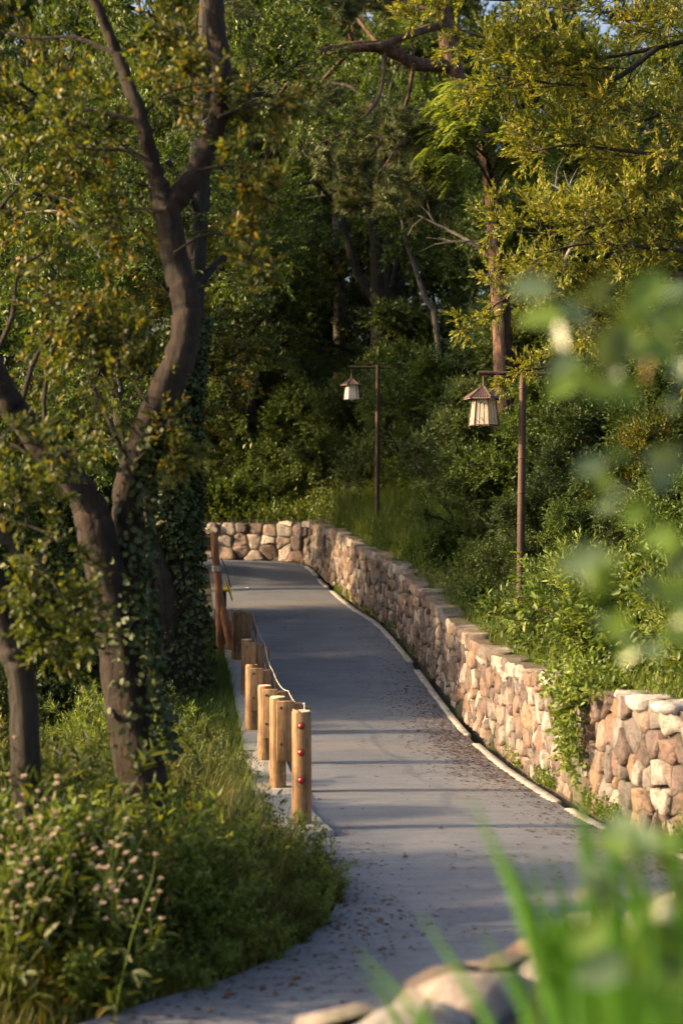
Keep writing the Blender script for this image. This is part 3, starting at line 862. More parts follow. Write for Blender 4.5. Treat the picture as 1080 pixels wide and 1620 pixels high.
# ------------------------------------------------------------------ lamp posts with hexagonal paper lanterns
def lamp(base, height, arm_len, arm_z, arm_back, hang, size, rz, label, seed, lean=0.0, paper='paper'):
    rng = np.random.default_rng(seed)
    t = empty('lamp_post', base); tag(t, label, 'lamp', 'lantern lamp posts on the bank')
    r = .05
    pole = obj('pole', smooth(mesh_np('pole', tube(catmull([(0, 0, -.3), (lean * .35, 0, height * .35), (lean * .7, 0, height * .7), (lean, 0, height)], 4), np.linspace(r, r * .92, 13), 14, rng, .015))), M['bamboo'], t)
    zz = .35
    while zz < height - .1:
        obj('node_ring', smooth(mesh_np('node_ring', tube([(lean * zz / height, 0, zz - .012), (lean * zz / height, 0, zz), (lean * zz / height, 0, zz + .012)], [r * 1.0, r * 1.13, r * 1.0], 14))), M['frame'], pole)
        zz += rng.uniform(.36, .5)
    a0 = np.array([lean + arm_back, 0, arm_z]); a1 = np.array([-arm_len, 0, arm_z + .015])
    obj('arm', smooth(mesh_np('arm', tube([a0, (a0 + a1) / 2, a1], [.026, .026, .028], 10, rng, .03))), M['bamboo'], t)
    lx = -arm_len + .07
    top = arm_z - hang
    s = size
    lan = obj('hanger', smooth(mesh_np('hanger', tube([(lx, 0, arm_z), (lx, 0, top - .02)], [.014, .018], 8))), M['frame'], t)
    # hexagonal body wider at the bottom, shaped as frame, panes, roof slopes
    def hexring(rad, zc, k=6):
        a = np.arange(k) * 2 * math.pi / k + rz
        return np.stack([lx + np.cos(a) * rad, np.sin(a) * rad, np.full(k, zc)], -1)
    z_e, z_b = top - .17 * s, top - .60 * s
    Rt, Rb, Ro = .185 * s, .235 * s, .325 * s
    A, B = hexring(Rt, z_e), hexring(Rb, z_b)
    fr = obj('lantern_frame', mesh_np('lantern_frame', sum([tube([A[k], B[k] + (B[k] - A[k]) * .05], [.0125 * s, .0125 * s], 6) for k in range(6)], []) +
             sum([tube([A[k], A[(k + 1) % 6]], [.011 * s, .011 * s], 6) + tube([B[k], B[(k + 1) % 6]], [.011 * s, .011 * s], 6) for k in range(6)], [])), M['frame'], t)
    for k in range(6):
        k2 = (k + 1) % 6; c = np.array([lx, 0, 0])
        def ins(p, f=.985): return np.array([lx + (p[0] - lx) * f, p[1] * f, p[2]])
        quad = np.array([ins(A[k]), ins(A[k2]), ins(B[k2]), ins(B[k])])
        pane = obj('lantern_pane', mesh_np('lantern_pane', [(quad, np.array([[0, 1, 2, 3]]))]), M[paper], fr)
        # twig tracery on each pane
        def on(u, v):
            p = (A[k] * (1 - u) + A[k2] * u) * (1 - v) + (B[k] * (1 - u) + B[k2] * u) * v
            return ins(p, 1.0)
        tw = []
        for line in ([(.2, 0), (.32, .25), (.33, 1)], [(.33, .25), (.5, .12)], [(.62, 0), (.63, .25), (.66, 1)], [(.63, .32), (.72, .22), (.9, .24)], [(.02, .78), (.33, .9)], [(.45, .72), (.66, .9)]):
            tw += tube([on(*q_) for q_ in line], .0032 * s, 5, cap=False)
        obj('tracery', mesh_np('tracery', tw), M['frame'], fr)
    O = hexring(Ro, z_e - .005); ap = hexring(.045 * s, top)
    for k in range(6):
        k2 = (k + 1) % 6; slope = []
        V = np.array([O[k], O[k2], ap[k2], ap[k], O[k] - [0, 0, .012], O[k2] - [0, 0, .012]])
        rf = obj('roof_slope', mesh_np('roof_slope', [(V, np.array([[0, 1, 2, 3], [0, 4, 5, 1]]))]), M['roof'], t)
        ribs = []
        for u in np.linspace(.08, .92, 8):
            a_ = O[k] * (1 - u) + O[k2] * u; b_ = ap[k] * (1 - u) + ap[k2] * u
            ribs += tube([a_ + [0, 0, .006], b_ + [0, 0, .006]], [.008 * s, .004 * s], 5)
        obj('roof_rib', mesh_np('roof_rib', ribs), M['roof'], rf)
        obj('hip_rib', mesh_np('hip_rib', tube([O[k] + (O[k] - ap[k]) * .05 + [0, 0, .008], ap[k] + [0, 0, .01]], [.013 * s, .012 * s], 6)), M['frame'], t)
    obj('finial', smooth(mesh_np('finial', tube([(lx, 0, top - .03), (lx, 0, top + .015), (lx, 0, top + .03)], [.05 * s, .045 * s, .02 * s], 10))), M['frame'], t)
    return t
z1 = 18.0; b1 = np.array([(821 - 540) / FPX * z1, z1, 0]); b1[2] = gz(b1[0], z1)
tz = PX(0, 588, z1)[2] - b1[2]
lamp(b1, tz, (821 - 756) / FPX * z1, tz - .03, .28, .17, .80, .52 + .25, 'near bamboo lamp post with a six-sided paper lantern on the right bank', 1, .045)
z2_ = 30.0; b2 = np.array([(596 - 540) / FPX * z2_, z2_, 0]); b2[2] = gz(b2[0], z2_)
tz2 = PX(0, 578, z2_)[2] - b2[2]
lamp(b2, tz2, (596 - 551) / FPX * z2_, tz2 - .05, .28, .24, .72, .1, 'farther dark lamp post with white lantern hanging from its crossbar', 2, .02, 'paper_white')

# ------------------------------------------------------------------ trees built to the photograph
def wood_and_leaves(sk, n, tw, L, W, **kw):
    P, D = sk.anchors(); rng = sk.rng
    twl = tw * rng.uniform(.6, 1.25, len(P))
    return sk.wood(), sprays(rng, P, D, n, twl, L, W, **kw), (P, D, twl)

def twig_geo(P, D, tw, r=.003):
    """thin three-sided twigs for near trees"""
    ref = np.where(np.abs(D[:, 2:3]) > .9, np.array([[1.0, 0, 0]]), np.array([[0, 0, 1.0]]))
    S = norm(np.cross(D, ref)) * r; U = np.cross(norm(S), D) * r
    V = np.stack([P + S, P - S * .5 + U * .87, P - S * .5 - U * .87, P + D * tw[:, None]], 1).reshape(-1, 3)
    b = np.arange(len(P))[:, None] * 4
    return [(V, np.concatenate([b + np.array(f) for f in ([0, 1, 3], [1, 2, 3], [2, 0, 3])]))]

# the forked tree at the left, leaning over the verge
zt = 9.0
base = PX(236, 1400, zt); base[2] = gz(base[0], base[1]) - .05
tp = [base, PX(226, 1260, zt), PX(205, 1130, zt), PX(180, 960, zt + .05), PX(150, 835, zt), PX(140, 790, zt)]
parts = trunk_tube(tp, [.19, .16, .145, .13, .115, .1], 1, 14)
parts += trunk_tube([PX(185, 1010, zt + .1), PX(200, 880, zt + .18), PX(208, 760, zt + .15), PX(245, 655, zt + .1), PX(283, 565, zt + .1), PX(296, 490, zt + .1), PX(276, 400, zt + .15), PX(263, 325, zt + .15)],
                    [.1, .1, .098, .098, .098, .088, .085, .09], 2, 12)
parts += trunk_tube([PX(150, 810, zt), PX(85, 722, zt - .1), PX(30, 655, zt - .2), PX(-15, 580, zt - .3), PX(-70, 450, zt - .4), PX(-90, 300, zt - .4)], [.1, .09, .085, .08, .065, .05], 3, 12)
parts += trunk_tube([PX(262, 335, zt + .15), PX(243, 262, zt + .1), PX(224, 190, zt), PX(188, 88, zt), PX(150, 0, zt - .1), PX(110, -110, zt - .2)], [.07, .05, .045, .038, .03, .02], 4, 9)
parts += trunk_tube([PX(265, 330, zt + .15), PX(312, 270, zt + .2), PX(345, 185, zt + .2), PX(350, 95, zt + .2), PX(338, 0, zt + .2), PX(335, -120, zt + .2)], [.08, .068, .066, .062, .055, .045], 5, 10)
sk = Skel(11)
kw = dict(kids=(5, 4, 4), ang=(30, 75), wob=.2, trop=.03, nanch=4)
limbs = [([(243, 262), (200, 238), (150, 236), (120, 232)], .0, .02, .9), ([(228, 195), (170, 180), (110, 165), (60, 140)], -.2, .018, 1.0),
         ([(30, 130), (75, 165), (105, 192), (160, 230)], -.3, .014, .8), ([(188, 88), (120, 60), (40, 60), (-30, 40)], -.1, .016, .9),
         ([(345, 185), (390, 170), (420, 160)], .1, .012, .55), ([(312, 270), (360, 262), (410, 270)], .0, .012, .55), ([(265, 330), (215, 330), (160, 330)], -.2, .012, .7),
         ([(350, 95), (300, 60), (260, 20)], -.1, .012, .5), ([(276, 400), (330, 370), (400, 390), (415, 470)], .1, .010, .35),
         ([(85, 722), (70, 640), (90, 540), (140, 480)], -.2, .02, .9), ([(30, 655), (60, 560), (110, 520), (190, 560)], -.3, .02, .9), ([(208, 760), (180, 680), (150, 610), (180, 560)], -.2, .02, .8),
         ([(245, 655), (215, 610), (190, 560)], -.1, .012, .6), ([(-15, 580), (20, 500), (30, 430), (70, 400)], -.3, .02, 1.0), ([(150, 0), (190, -60), (260, -60)], 0, .01, .7),
         ([(205, 740), (250, 700), (290, 700)], 0, .008, .35), ([(-70, 450), (0, 330), (60, 270)], -.3, .018, 1.0), ([(224, 190), (260, 150), (330, 130)], .0, .012, .6)]
for pts, dz, r, cl in limbs:
    sk.limb([PX(x, y, zt + abs(dz) * k_ * .6) for k_, (x, y) in enumerate(pts)], [r, r * .6, r * .35], 2, clen=cl * .55, **kw)
w, l, an = wood_and_leaves(sk, 9, .16, .05, .026, kind='oval', ang=(30, 60), up=.6, jit=.5)
w += twig_geo(norm(an[1]) * 0 + an[0], norm(an[1]), an[2])
forked = make_tree('forked_tree', base, parts, w, l, 'crooked forked tree with reddish bark leaning over the left verge', M['leaf_olive'], M['bark'])
# climbing leaves on its shaded side
def ivy_on(pts, rad, n, seed, side, L=.055, spread=1.2, lift=.02):
    rng = np.random.default_rng(seed); p = catmull(pts, 6); r = np.interp(np.linspace(0, 1, len(p)), np.linspace(0, 1, len(rad)), rad)
    f = rng.uniform(0, len(p) - 1.001, n); i0 = f.astype(int); q_ = p[i0] + (p[i0 + 1] - p[i0]) * (f - i0)[:, None]; rr = r[i0]
    a = side + rng.normal(0, spread, n); nrm = np.stack([np.cos(a), np.sin(a), np.zeros(n)], -1)
    P = q_ + nrm * (rr + rng.uniform(0, lift * 3, n))[:, None]
    D = norm(np.stack([rng.normal(0, .5, n), rng.normal(0, .5, n), rng.uniform(-1.2, .2, n)], -1) + nrm * .4)
    ll = rng.uniform(.6, 1.25, n) * L
    return leaf_geo(P, D, nrm + rng.normal(0, .35, (n, 3)), ll, ll * .85, 'oval', .1)
iv = ivy_on([PX(225, 1200, zt), PX(205, 1050, zt), PX(195, 930, zt + .1), PX(208, 760, zt + .15), PX(235, 680, zt + .1)], [.17, .16, .14, .12, .11], 1500, 6, -.2, .05, .8)
tag(obj('ivy', mesh_np('ivy', to_local(iv, base)), M['ivy'], forked), kind='stuff')

# dark trunk at the very left
zt2 = 8.3
b_ = PX(52, 1240, zt2); b_[2] = gz(b_[0], b_[1]) - .05
parts = trunk_tube([b_, PX(38, 1120, zt2), PX(12, 1010, zt2), PX(-15, 900, zt2), PX(-60, 700, zt2), PX(-140, 420, zt2), PX(-190, 100, zt2)], [.1, .08, .075, .07, .065, .055, .04], 21, 12)
parts += trunk_tube([PX(70, 955, zt2), PX(45, 900, zt2), PX(5, 850, zt2), PX(-60, 790, zt2)], [.02, .035, .045, .05], 22, 8)
sk = Skel(23)
for pts in ([(-60, 700), (-20, 800), (40, 830), (100, 850)], [(-15, 900), (40, 880), (90, 930), (110, 990)], [(70, 955), (90, 985), (130, 1000)], [(-60, 700), (10, 700), (60, 730)]):
    sk.limb([PX(x, y, zt2 - .1 * k_) for k_, (x, y) in enumerate(pts)], [.014, .009, .005], 2, clen=.4, **kw)
w, l, an = wood_and_leaves(sk, 9, .15, .05, .027, kind='oval', ang=(30, 60), up=.6, jit=.5)
w += twig_geo(an[0], norm(an[1]), an[2])
make_tree('dark_tree', b_, parts, w, l, 'dark slender trunk leaning out of the picture at the left edge', M['leaf_olive'], M['bark_dark'])

# ivy-clad big trunk behind, with a second leaning stem
zi = 21.0
b_ = PX(298, 1075, zi); b_[2] = gz(b_[0], b_[1]) - .05
ip = [b_, PX(294, 985, zi), PX(286, 880, zi), PX(282, 760, zi), PX(286, 640, zi), PX(300, 500, zi + .2), PX(312, 330, zi + .3), PX(325, 120, zi + .4), PX(330, -120, zi + .5)]
parts = trunk_tube(ip, [.32, .25, .23, .225, .22, .2, .17, .14, .09], 31, 14)
parts += trunk_tube([b_ + [-.15, 0, 0], PX(268, 960, zi - .2), PX(240, 860, zi - .3), PX(208, 760, zi - .4), PX(186, 620, zi - .4), PX(170, 400, zi - .4)], [.17, .15, .13, .11, .09, .06], 32, 11)
sk = Skel(33)
for k_, (pts, dz) in enumerate([([(312, 330), (250, 240), (170, 200)], -1), ([(320, 200), (400, 150), (450, 160)], .6), ([(300, 470), (360, 400), (420, 380)], .5), ([(325, 120), (260, 40), (180, 0)], -.5),
                 ([(170, 400), (110, 330), (40, 300)], -.6), ([(190, 620), (140, 560), (80, 540)], -.8), ([(215, 760), (170, 700), (120, 690)], .5), ([(328, 0), (380, -60), (420, -80)], .5), ([(300, 500), (240, 430), (180, 420)], -.7), ([(170, 400), (200, 300), (230, 220)], .7)]):
    sk.limb([PX(x, y, zi + dz * m) for m, (x, y) in enumerate(pts)], [.07, .045, .02], 2, clen=1.5, kids=(7, 6, 5), ang=(30, 70), wob=.18, nanch=6)
w, l, an = wood_and_leaves(sk, 16, .4, .085, .045, ang=(30, 65), up=.7, jit=.45)
it = make_tree('ivy_clad_tree', b_, parts, w, l, 'thick ivy-clad trunk behind the forked tree, beside the tall post', M['leaf_mid'], M['bark_dark'])
iv = ivy_on(ip[2:6], [.25, .24, .23, .2], 4600, 34, -1.3, .08, 1.4, .04) + ivy_on(ip[0:4], [.34, .27, .24, .23], 1500, 35, -1.3, .08, 1.3, .03)
tag(obj('ivy', mesh_np('ivy', to_local(iv, b_)), M['ivy'], it), kind='stuff')

# slim brown sapling left of it
zs_ = 18.0; b_ = PX(236, 1050, zs_); b_[2] = gz(b_[0], b_[1]) - .03
parts = trunk_tube([b_, PX(236, 960, zs_), PX(238, 870, zs_), PX(228, 770, zs_), PX(235, 690, zs_)], [.045, .04, .035, .03, .02], 41, 8)
sk = Skel(42); sk.limb([PX(238, 870, zs_), PX(228, 770, zs_), PX(235, 690, zs_)], [.02, .015, .01], 1, kids=(5, 4), clen=.7, nanch=5)
w, l, an = wood_and_leaves(sk, 10, .25, .07, .035)
make_tree('sapling', b_, parts, w, l, 'thin brown sapling stem between the forked tree and the ivy-clad trunk', M['leaf_mid'], M['bark'], 'sapling')

# dark many-stemmed tree in the middle distance
zc = 38.0; b_ = PX(602, 640, zc); b_[2] = gz(b_[0], b_[1]) - .1
parts = trunk_tube([b_, PX(602, 560, zc), PX(598, 470, zc), PX(594, 380, zc), PX(589, 335, zc), PX(600, 280, zc), PX(608, 200, zc)], [.32, .28, .2, .17, .15, .13, .09], 51, 10)
for k_, (pts, r0) in enumerate([([(606, 500), (613, 420), (616, 360), (622, 290)], .17), ([(600, 480), (572, 442), (556, 405), (540, 340)], .16), ([(612, 470), (634, 452), (648, 420), (652, 370)], .09), ([(604, 500), (604, 420), (606, 340)], .08), ([(618, 455), (628, 400), (632, 330)], .06)]):
    parts += trunk_tube([PX(x, y, zc + .2 * math.sin(k_)) for x, y in pts], [r0, r0 * .85, r0 * .7, r0 * .5][:len(pts)], 52 + k_, 8)
sk = Skel(60)
for k_, (pts, dz) in enumerate([([(608, 200), (560, 140), (500, 130)], 1), ([(600, 280), (650, 240), (690, 250)], -1), ([(540, 340), (500, 290), (460, 300)], -1), ([(652, 370), (690, 330), (720, 330)], 1),
                                ([(622, 290), (640, 220), (660, 170)], 1.5), ([(606, 340), (570, 260), (560, 200)], -1.5), ([(608, 200), (620, 130), (640, 80)], 0), ([(632, 330), (660, 310), (680, 350)], -1)]):
    sk.limb([PX(x, y, zc + dz * m) for m, (x, y) in enumerate(pts)], [.08, .05, .02], 2, clen=2.0, kids=(7, 6, 5), ang=(30, 70), nanch=6)
w, l, an = wood_and_leaves(sk, 14, .5, .11, .06)
make_tree('many_stemmed_tree', b_, parts, w, l, 'dark many-stemmed tree rising behind the farther lamp post', M['leaf_mid'], M['bark_dark'])

# pale leaning sapling and thin pale trunk near it
b_ = PX(705, 600, 36.); b_[2] = gz(b_[0], b_[1]) - .1
make_tree('leaning_sapling', b_, trunk_tube([b_, PX(690, 520, 36), PX(672, 470, 36), PX(655, 420, 36), PX(641, 380, 36), PX(632, 320, 36)], [.08, .075, .07, .06, .05, .03], 71, 8), None,
          sprays(np.random.default_rng(72), np.array([PX(636 + 12 * math.sin(k), 330 - 4 * k, 36) for k in range(14)]), rand_unit(np.random.default_rng(73), 14), 18, .6, .1, .05),
          'pale bare sapling leaning left beside the dark many-stemmed tree', M['leaf_mid'], M['bark_grey'], 'sapling')
b_ = PX(536, 640, 43.); b_[2] = gz(b_[0], b_[1]) - .1
sk = Skel(75); sk.limb([PX(532, 330, 43), PX(530, 220, 43), PX(524, 90, 43)], [.09, .06, .03], 2, clen=2.2, kids=(12, 6, 5), nanch=5)
w, l, an = wood_and_leaves(sk, 14, .5, .1, .055)
make_tree('pale_trunk_tree', b_, trunk_tube([b_, PX(537, 500, 43), PX(533, 380, 43), PX(532, 300, 43), PX(529, 200, 43), PX(524, 90, 43)], [.2, .18, .16, .14, .1, .05], 74, 9), w, l,
          'slim pale grey trunk seen through leaves left of the many-stemmed tree', M['leaf_mid'], M['bark_grey'])

# pine on the right bank with heavy limbs reaching left
def needle_tufts(rng, P, D, n=14, L=.13, w=.0045):
    N = len(P); a = np.repeat(np.arange(N), n)
    dd = norm(D[a] * .8 + rng.normal(0, .55, (N * n, 3))); S = norm(np.cross(dd, rng.normal(size=(N * n, 3)))) * w
    B = P[a] - D[a] * rng.uniform(0, .14, (N * n, 1)); ll = L * rng.uniform(.7, 1.2, (N * n, 1))
    V = np.stack([B + S, B - S, B + dd * ll], 1).reshape(-1, 3)
    return [(V, np.arange(N * n * 3).reshape(-1, 3))]
zp = 27.0
b_ = PX(800, 800, zp); b_[2] = gz(b_[0], b_[1]) - .1
parts = trunk_tube([b_, PX(797, 600, zp), PX(788, 430, zp), PX(775, 275, zp), PX(748, 175, zp), PX(712, 90, zp), PX(698, 0, zp), PX(690, -120, zp), PX(700, -300, zp)], [.22, .19, .175, .165, .16, .155, .15, .12, .06], 81, 12)
parts += trunk_tube([PX(708, 105, zp), PX(655, 100, zp - .3), PX(610, 78, zp - .5), PX(560, 74, zp - .7), PX(505, 82, zp - 1)], [.13, .12, .11, .1, .07], 82, 9)
parts += trunk_tube([PX(700, 38, zp), PX(655, 52, zp - .6), PX(600, 72, zp - 1), PX(540, 80, zp - 1.2), PX(470, 115, zp - 1.5), PX(400, 160, zp - 1.8)], [.08, .07, .065, .055, .04, .025], 83, 8)
sk = Skel(84)
for pts, dz in [([(505, 82), (440, 90), (380, 70)], -.4), ([(400, 160), (350, 190), (300, 180)], -.3), ([(560, 74), (540, 30), (480, 10)], -.4), ([(610, 78), (600, 150), (560, 200), (500, 230)], -.5),
                ([(655, 100), (640, 170), (600, 230), (560, 270)], .4), ([(735, 150), (690, 190), (640, 220), (590, 290)], -.6), ([(700, 20), (620, 0), (540, -20)], .5), ([(698, 0), (620, -60), (520, -60)], -.5),
                ([(470, 115), (430, 170), (420, 240)], -.3), ([(745, 175), (700, 240), (680, 290)], .8), ([(690, -120), (600, -160), (480, -150)], .2), ([(690, -120), (760, -160), (840, -150)], .2),
                ([(560, 74), (500, 140), (470, 200)], .8), ([(600, 72), (560, 20), (540, -40)], .6), ([(760, 220), (690, 260), (610, 310), (560, 330)], .5), ([(480, 90), (400, 30), (350, 10)], .3)]:
    sk.limb([PX(x, y, zp - .5 + dz * m) for m, (x, y) in enumerate(pts)], [.045, .03, .012], 2, clen=1.15, kids=(9, 6, 5), ang=(25, 65), wob=.2, trop=.02, nanch=7)
P_, D_ = sk.anchors()
l = needle_tufts(sk.rng, P_, norm(D_), 24, .17, .007)
make_tree('pine_tree', b_, parts, sk.wood(), l, 'tall pine with reddish trunk on the right bank, heavy limbs reaching left', M['needle'], M['bark_pine'])

# golden-lit tree reaching in from the right
zg = 15.0
b_ = np.array([5.0, zg + .5, 0]); b_[2] = gz(b_[0], b_[1]) - .1
parts = trunk_tube([b_, b_ + [-.05, 0, 1.2], b_ + [.1, 0, 2.6], b_ + [-.1, -.2, 4.2], b_ + [.0, -.2, 6.5]], [.18, .15, .13, .1, .05], 91, 12)
sk = Skel(92)
gl = [[(1250, 40), (1150, 50), (1040, 75), (960, 90), (870, 98), (770, 60), (700, 40)], [(1260, 60), (1150, 130), (1060, 175), (960, 200), (860, 175)], [(1250, 230), (1110, 250), (1000, 240), (900, 230), (840, 240)],
      [(1250, 480), (1130, 440), (1060, 435), (980, 440), (900, 430), (830, 455), (770, 490)], [(1240, 350), (1120, 330), (1000, 345), (880, 370), (800, 365)], [(1250, -30), (1100, -10), (950, -20), (800, 0), (720, -10)],
      [(1240, 400), (1120, 400), (1010, 390), (930, 385), (860, 400)], [(1250, 180), (1140, 210), (1040, 280), (960, 300)], [(1150, 50), (1060, 20), (960, 20), (860, 10)], [(1040, 75), (960, 130), (860, 130), (780, 120)], [(1130, 440), (1050, 480), (970, 490), (910, 500)], [(1200, 640), (1080, 590), (980, 570), (900, 575), (840, 585), (785, 592)]]
for k_, pts in enumerate(gl):
    dz = [0, .5, -.5, 0, .4, -.3, -.6, .2, .5, -.5, .3, 1.6][k_]
    sk.limb([PX(x, y, zg + dz + .12 * m * math.sin(k_)) for m, (x, y) in enumerate(pts)], [.032, .024, .016, .009], 2, clen=.75 if k_ < 11 else .3, kids=(17, 6, 4) if k_ < 11 else (8, 4, 3), ang=(25, 70), wob=.2, trop=.06, nanch=5, t0=.05)
w, l, an = wood_and_leaves(sk, 12, .17, .058, .021, ang=(15, 48), up=.5, jit=.5)
w += twig_geo(an[0], norm(an[1]), an[2], .002)
make_tree('golden_tree', b_, parts, w, l, 'golden-green fine-leaved tree reaching in from the upper right', M['leaf_gold'], M['bark_dark'])

# silk tree with feathery light leaves
def feather_leaves(rng, P, D, L=.3, np_=9, pl=.075, pw=.02):
    N = len(P); D = norm(D + np.array([0, 0, -.25])); out = []
    ref = np.array([[0, 0, 1.0]]); S = norm(np.cross(D, ref)); t = (np.arange(np_) + 1) / np_
    B = P[:, None, :] + D[:, None, :] * (L * t)[None, :, None] - np.array([0, 0, 1.0]) * (L * .55 * t ** 2)[None, :, None]
    for sgn in (-1, 1):
        dd = norm(S[:, None, :] * sgn + D[:, None, :] * .5 + np.array([0, 0, -.45]) + rng.normal(0, .1, (N, np_, 3)))
        out += leaf_geo(B.reshape(-1, 3), dd.reshape(-1, 3), (np.array([0, 0, 1.0]) + rng.normal(0, .2, (N, np_, 3))).reshape(-1, 3), pl * rng.uniform(.8, 1.15, N * np_), pw, 'diamond', .1)
    return out
za = 25.8; b_ = PX(806, 800, za); b_[2] = gz(b_[0], b_[1]) - .1
parts = trunk_tube([b_, PX(799, 600, za), PX(790, 430, za), PX(780, 320, za), PX(768, 240, za), PX(742, 190, za)], [.07, .06, .055, .045, .035, .02], 95, 9)
sk = Skel(96)
for pts in ([(780, 300), (750, 250), (710, 225), (675, 232)], [(768, 240), (745, 190), (705, 185)], [(775, 280), (800, 225), (815, 190)], [(742, 190), (745, 165), (765, 155)], [(770, 250), (730, 215), (690, 215)], [(778, 300), (815, 250), (840, 230)]):
    sk.limb([PX(x, y, za - .4 + .35 * math.sin(3 * m + pts[0][0])) for m, (x, y) in enumerate(pts)], [.025, .017, .007], 1, clen=.6, kids=(14, 9), ang=(35, 80), nanch=7, trop=.08)
P_, D_ = sk.anchors(); D_ = norm(D_ * np.array([1, 1, .3]))
make_tree('silk_tree', b_, parts, sk.wood(), feather_leaves(sk.rng, P_, D_, .36, 9, .14, .045), 'silk tree with feathery light green leaves in front of the pine trunk', M['leaf_silk'], M['bark'])


def dead_branch(px_pts, z, r, label_parent, seed):
    g = np.random.default_rng(seed); pts = [PX(x, y, z + .15 * k_) for k_, (x, y) in enumerate(px_pts)]
    par = [o for o in COL.objects if o.name == label_parent][0]; org = np.array(par.location)
    pr = trunk_tube(pts, np.linspace(r, r * .35, len(pts)), seed, 7); c = catmull(pts, 5)
    for k_ in range(4):
        b0_ = c[int(g.integers(len(c) // 3, len(c)))]; d0 = norm(norm(pts[-1] - pts[0]) + g.normal(0, .6, 3)); pr += tube([b0_, b0_ + d0 * .25, b0_ + d0 * .5 + g.normal(0, .05, 3)], [r * .4, r * .3, r * .12], 5)
    obj('dead_branch', smooth(mesh_np('dead_branch', to_local(pr, org))), M['bark_pale'], par)
dead_branch([(840, 500), (925, 345), (895, 305), (868, 290)], 20.5, .035, 'golden_tree', 1)
dead_branch([(790, 420), (745, 384), (705, 362), (660, 340)], 26.6, .045, 'pine_tree', 2)
dead_branch([(788, 385), (740, 382), (700, 384)], 26.4, .03, 'pine_tree', 3)
dead_branch([(170, 420), (110, 345), (60, 335), (0, 348), (-40, 360)], 19.5, .03, 'ivy_clad_tree', 4)
dead_branch([(190, 620), (150, 360), (60, 300), (0, 290)], 19.8, .02, 'ivy_clad_tree', 5)
dead_branch([(590, 340), (550, 300), (510, 310), (450, 318)], 37.4, .05, 'many_stemmed_tree', 6)
# ------------------------------------------------------------------ broadleaf trees of the wood: four grown kinds, copied with their parts
def broadleaf(seed, h, leafmat, barkmat, L, W, spread=.55, nleaf=15, kids=(7, 6, 5), first=.3, nlimb=11, nanch=6):
    """a grown tree at the origin; returns trunk, wood, leaf parts"""
    sk = Skel(seed); rng = sk.rng
    tp = [np.array([0, 0, -.2])]; d = np.array([0, 0, 1.0])
    for k in range(6):
        d = norm(d + rng.normal(0, .09, 3) * np.array([1, 1, .2])); tp.append(tp[-1] + d * h * .8 / 6)
    tp = np.array(tp); tr = trunk_tube(tp, np.linspace(h * .022, h * .005, 7), seed, 10)
    pth = catmull(tp, 6)
    for k in range(nlimb):
        t = first + (1 - first) * (k + rng.uniform(.1, .9)) / nlimb
        p = pth[min(int(t * (len(pth) - 1)), len(pth) - 1)]; a = k * 2.4 + rng.uniform(-.4, .4)
        el = math.radians(rng.uniform(15, 45) + 35 * t)
        dd = np.array([math.cos(a) * math.cos(el), math.sin(a) * math.cos(el), math.sin(el)])
        ln = h * spread * rng.uniform(.7, 1.1) * (1.1 - .55 * t)
        sk.branch(p, dd, ln, h * .008 * (1.3 - t), 2, kids=kids, ratio=.5, ang=(28, 65), wob=.14, trop=.03, nanch=nanch, minr=.006)
    w, l, an = wood_and_leaves(sk, nleaf, .42, L, W, ang=(30, 65), up=.7, jit=.45)
    return tr, w, l
KIND = []
for seed, h, lm, bm, L, W, sp in ((201, 10, 'leaf_mid', 'bark_dark', .115, .06, .46), (202, 10, 'leaf_dark', 'bark_dark', .11, .055, .42), (203, 10, 'leaf_olive', 'bark', .105, .055, .45), (204, 10, 'leaf_blue', 'bark_pale', .13, .045, .44)):
    KIND.append((broadleaf(seed, h, M[lm], M[bm], L, W, sp), lm, bm))
SMALL = []
for seed, h, lm, bm, L, W in ((211, 4, 'leaf_mid', 'bark_dark', .085, .045), (212, 4, 'leaf_olive', 'bark', .075, .04), (213, 4, 'leaf_dark', 'bark_dark', .09, .05), (214, 4, 'leaf_blue', 'bark_dark', .1, .032)):
    SMALL.append((broadleaf(seed, h, M[lm], M[bm], L, W, .5, 13, (6, 5, 4), .08, 13, 6), lm, bm))
proto = {}
def place_kind(which, k, x, y, sc, rz, name, label, cat, group, sz=1.0):
    z = gz(x, y) - .05; key = (which, k)
    if key not in proto:
        (tr, w, l), lm, bm = (KIND if which == 'big' else SMALL)[k]
        root = empty(name, (x, y, z), rz); tag(root, label, cat, group)
        obj('trunk', smooth(mesh_np('trunk', tr)), M[bm], root); obj('branches', smooth(mesh_np('branches', w)), M[bm], root); obj('crown', mesh_np('crown', l), M[lm], root)
        proto[key] = root; root.scale = (sc, sc, sc * sz); return root
    c = copy_tree(proto[key], (x, y, z), rz, (sc, sc, sc * sz), label, group); c.name = name; c['category'] = cat
    return c
rng = np.random.default_rng(300)
def px_x(px, y): return (px - 540) / FPX * y
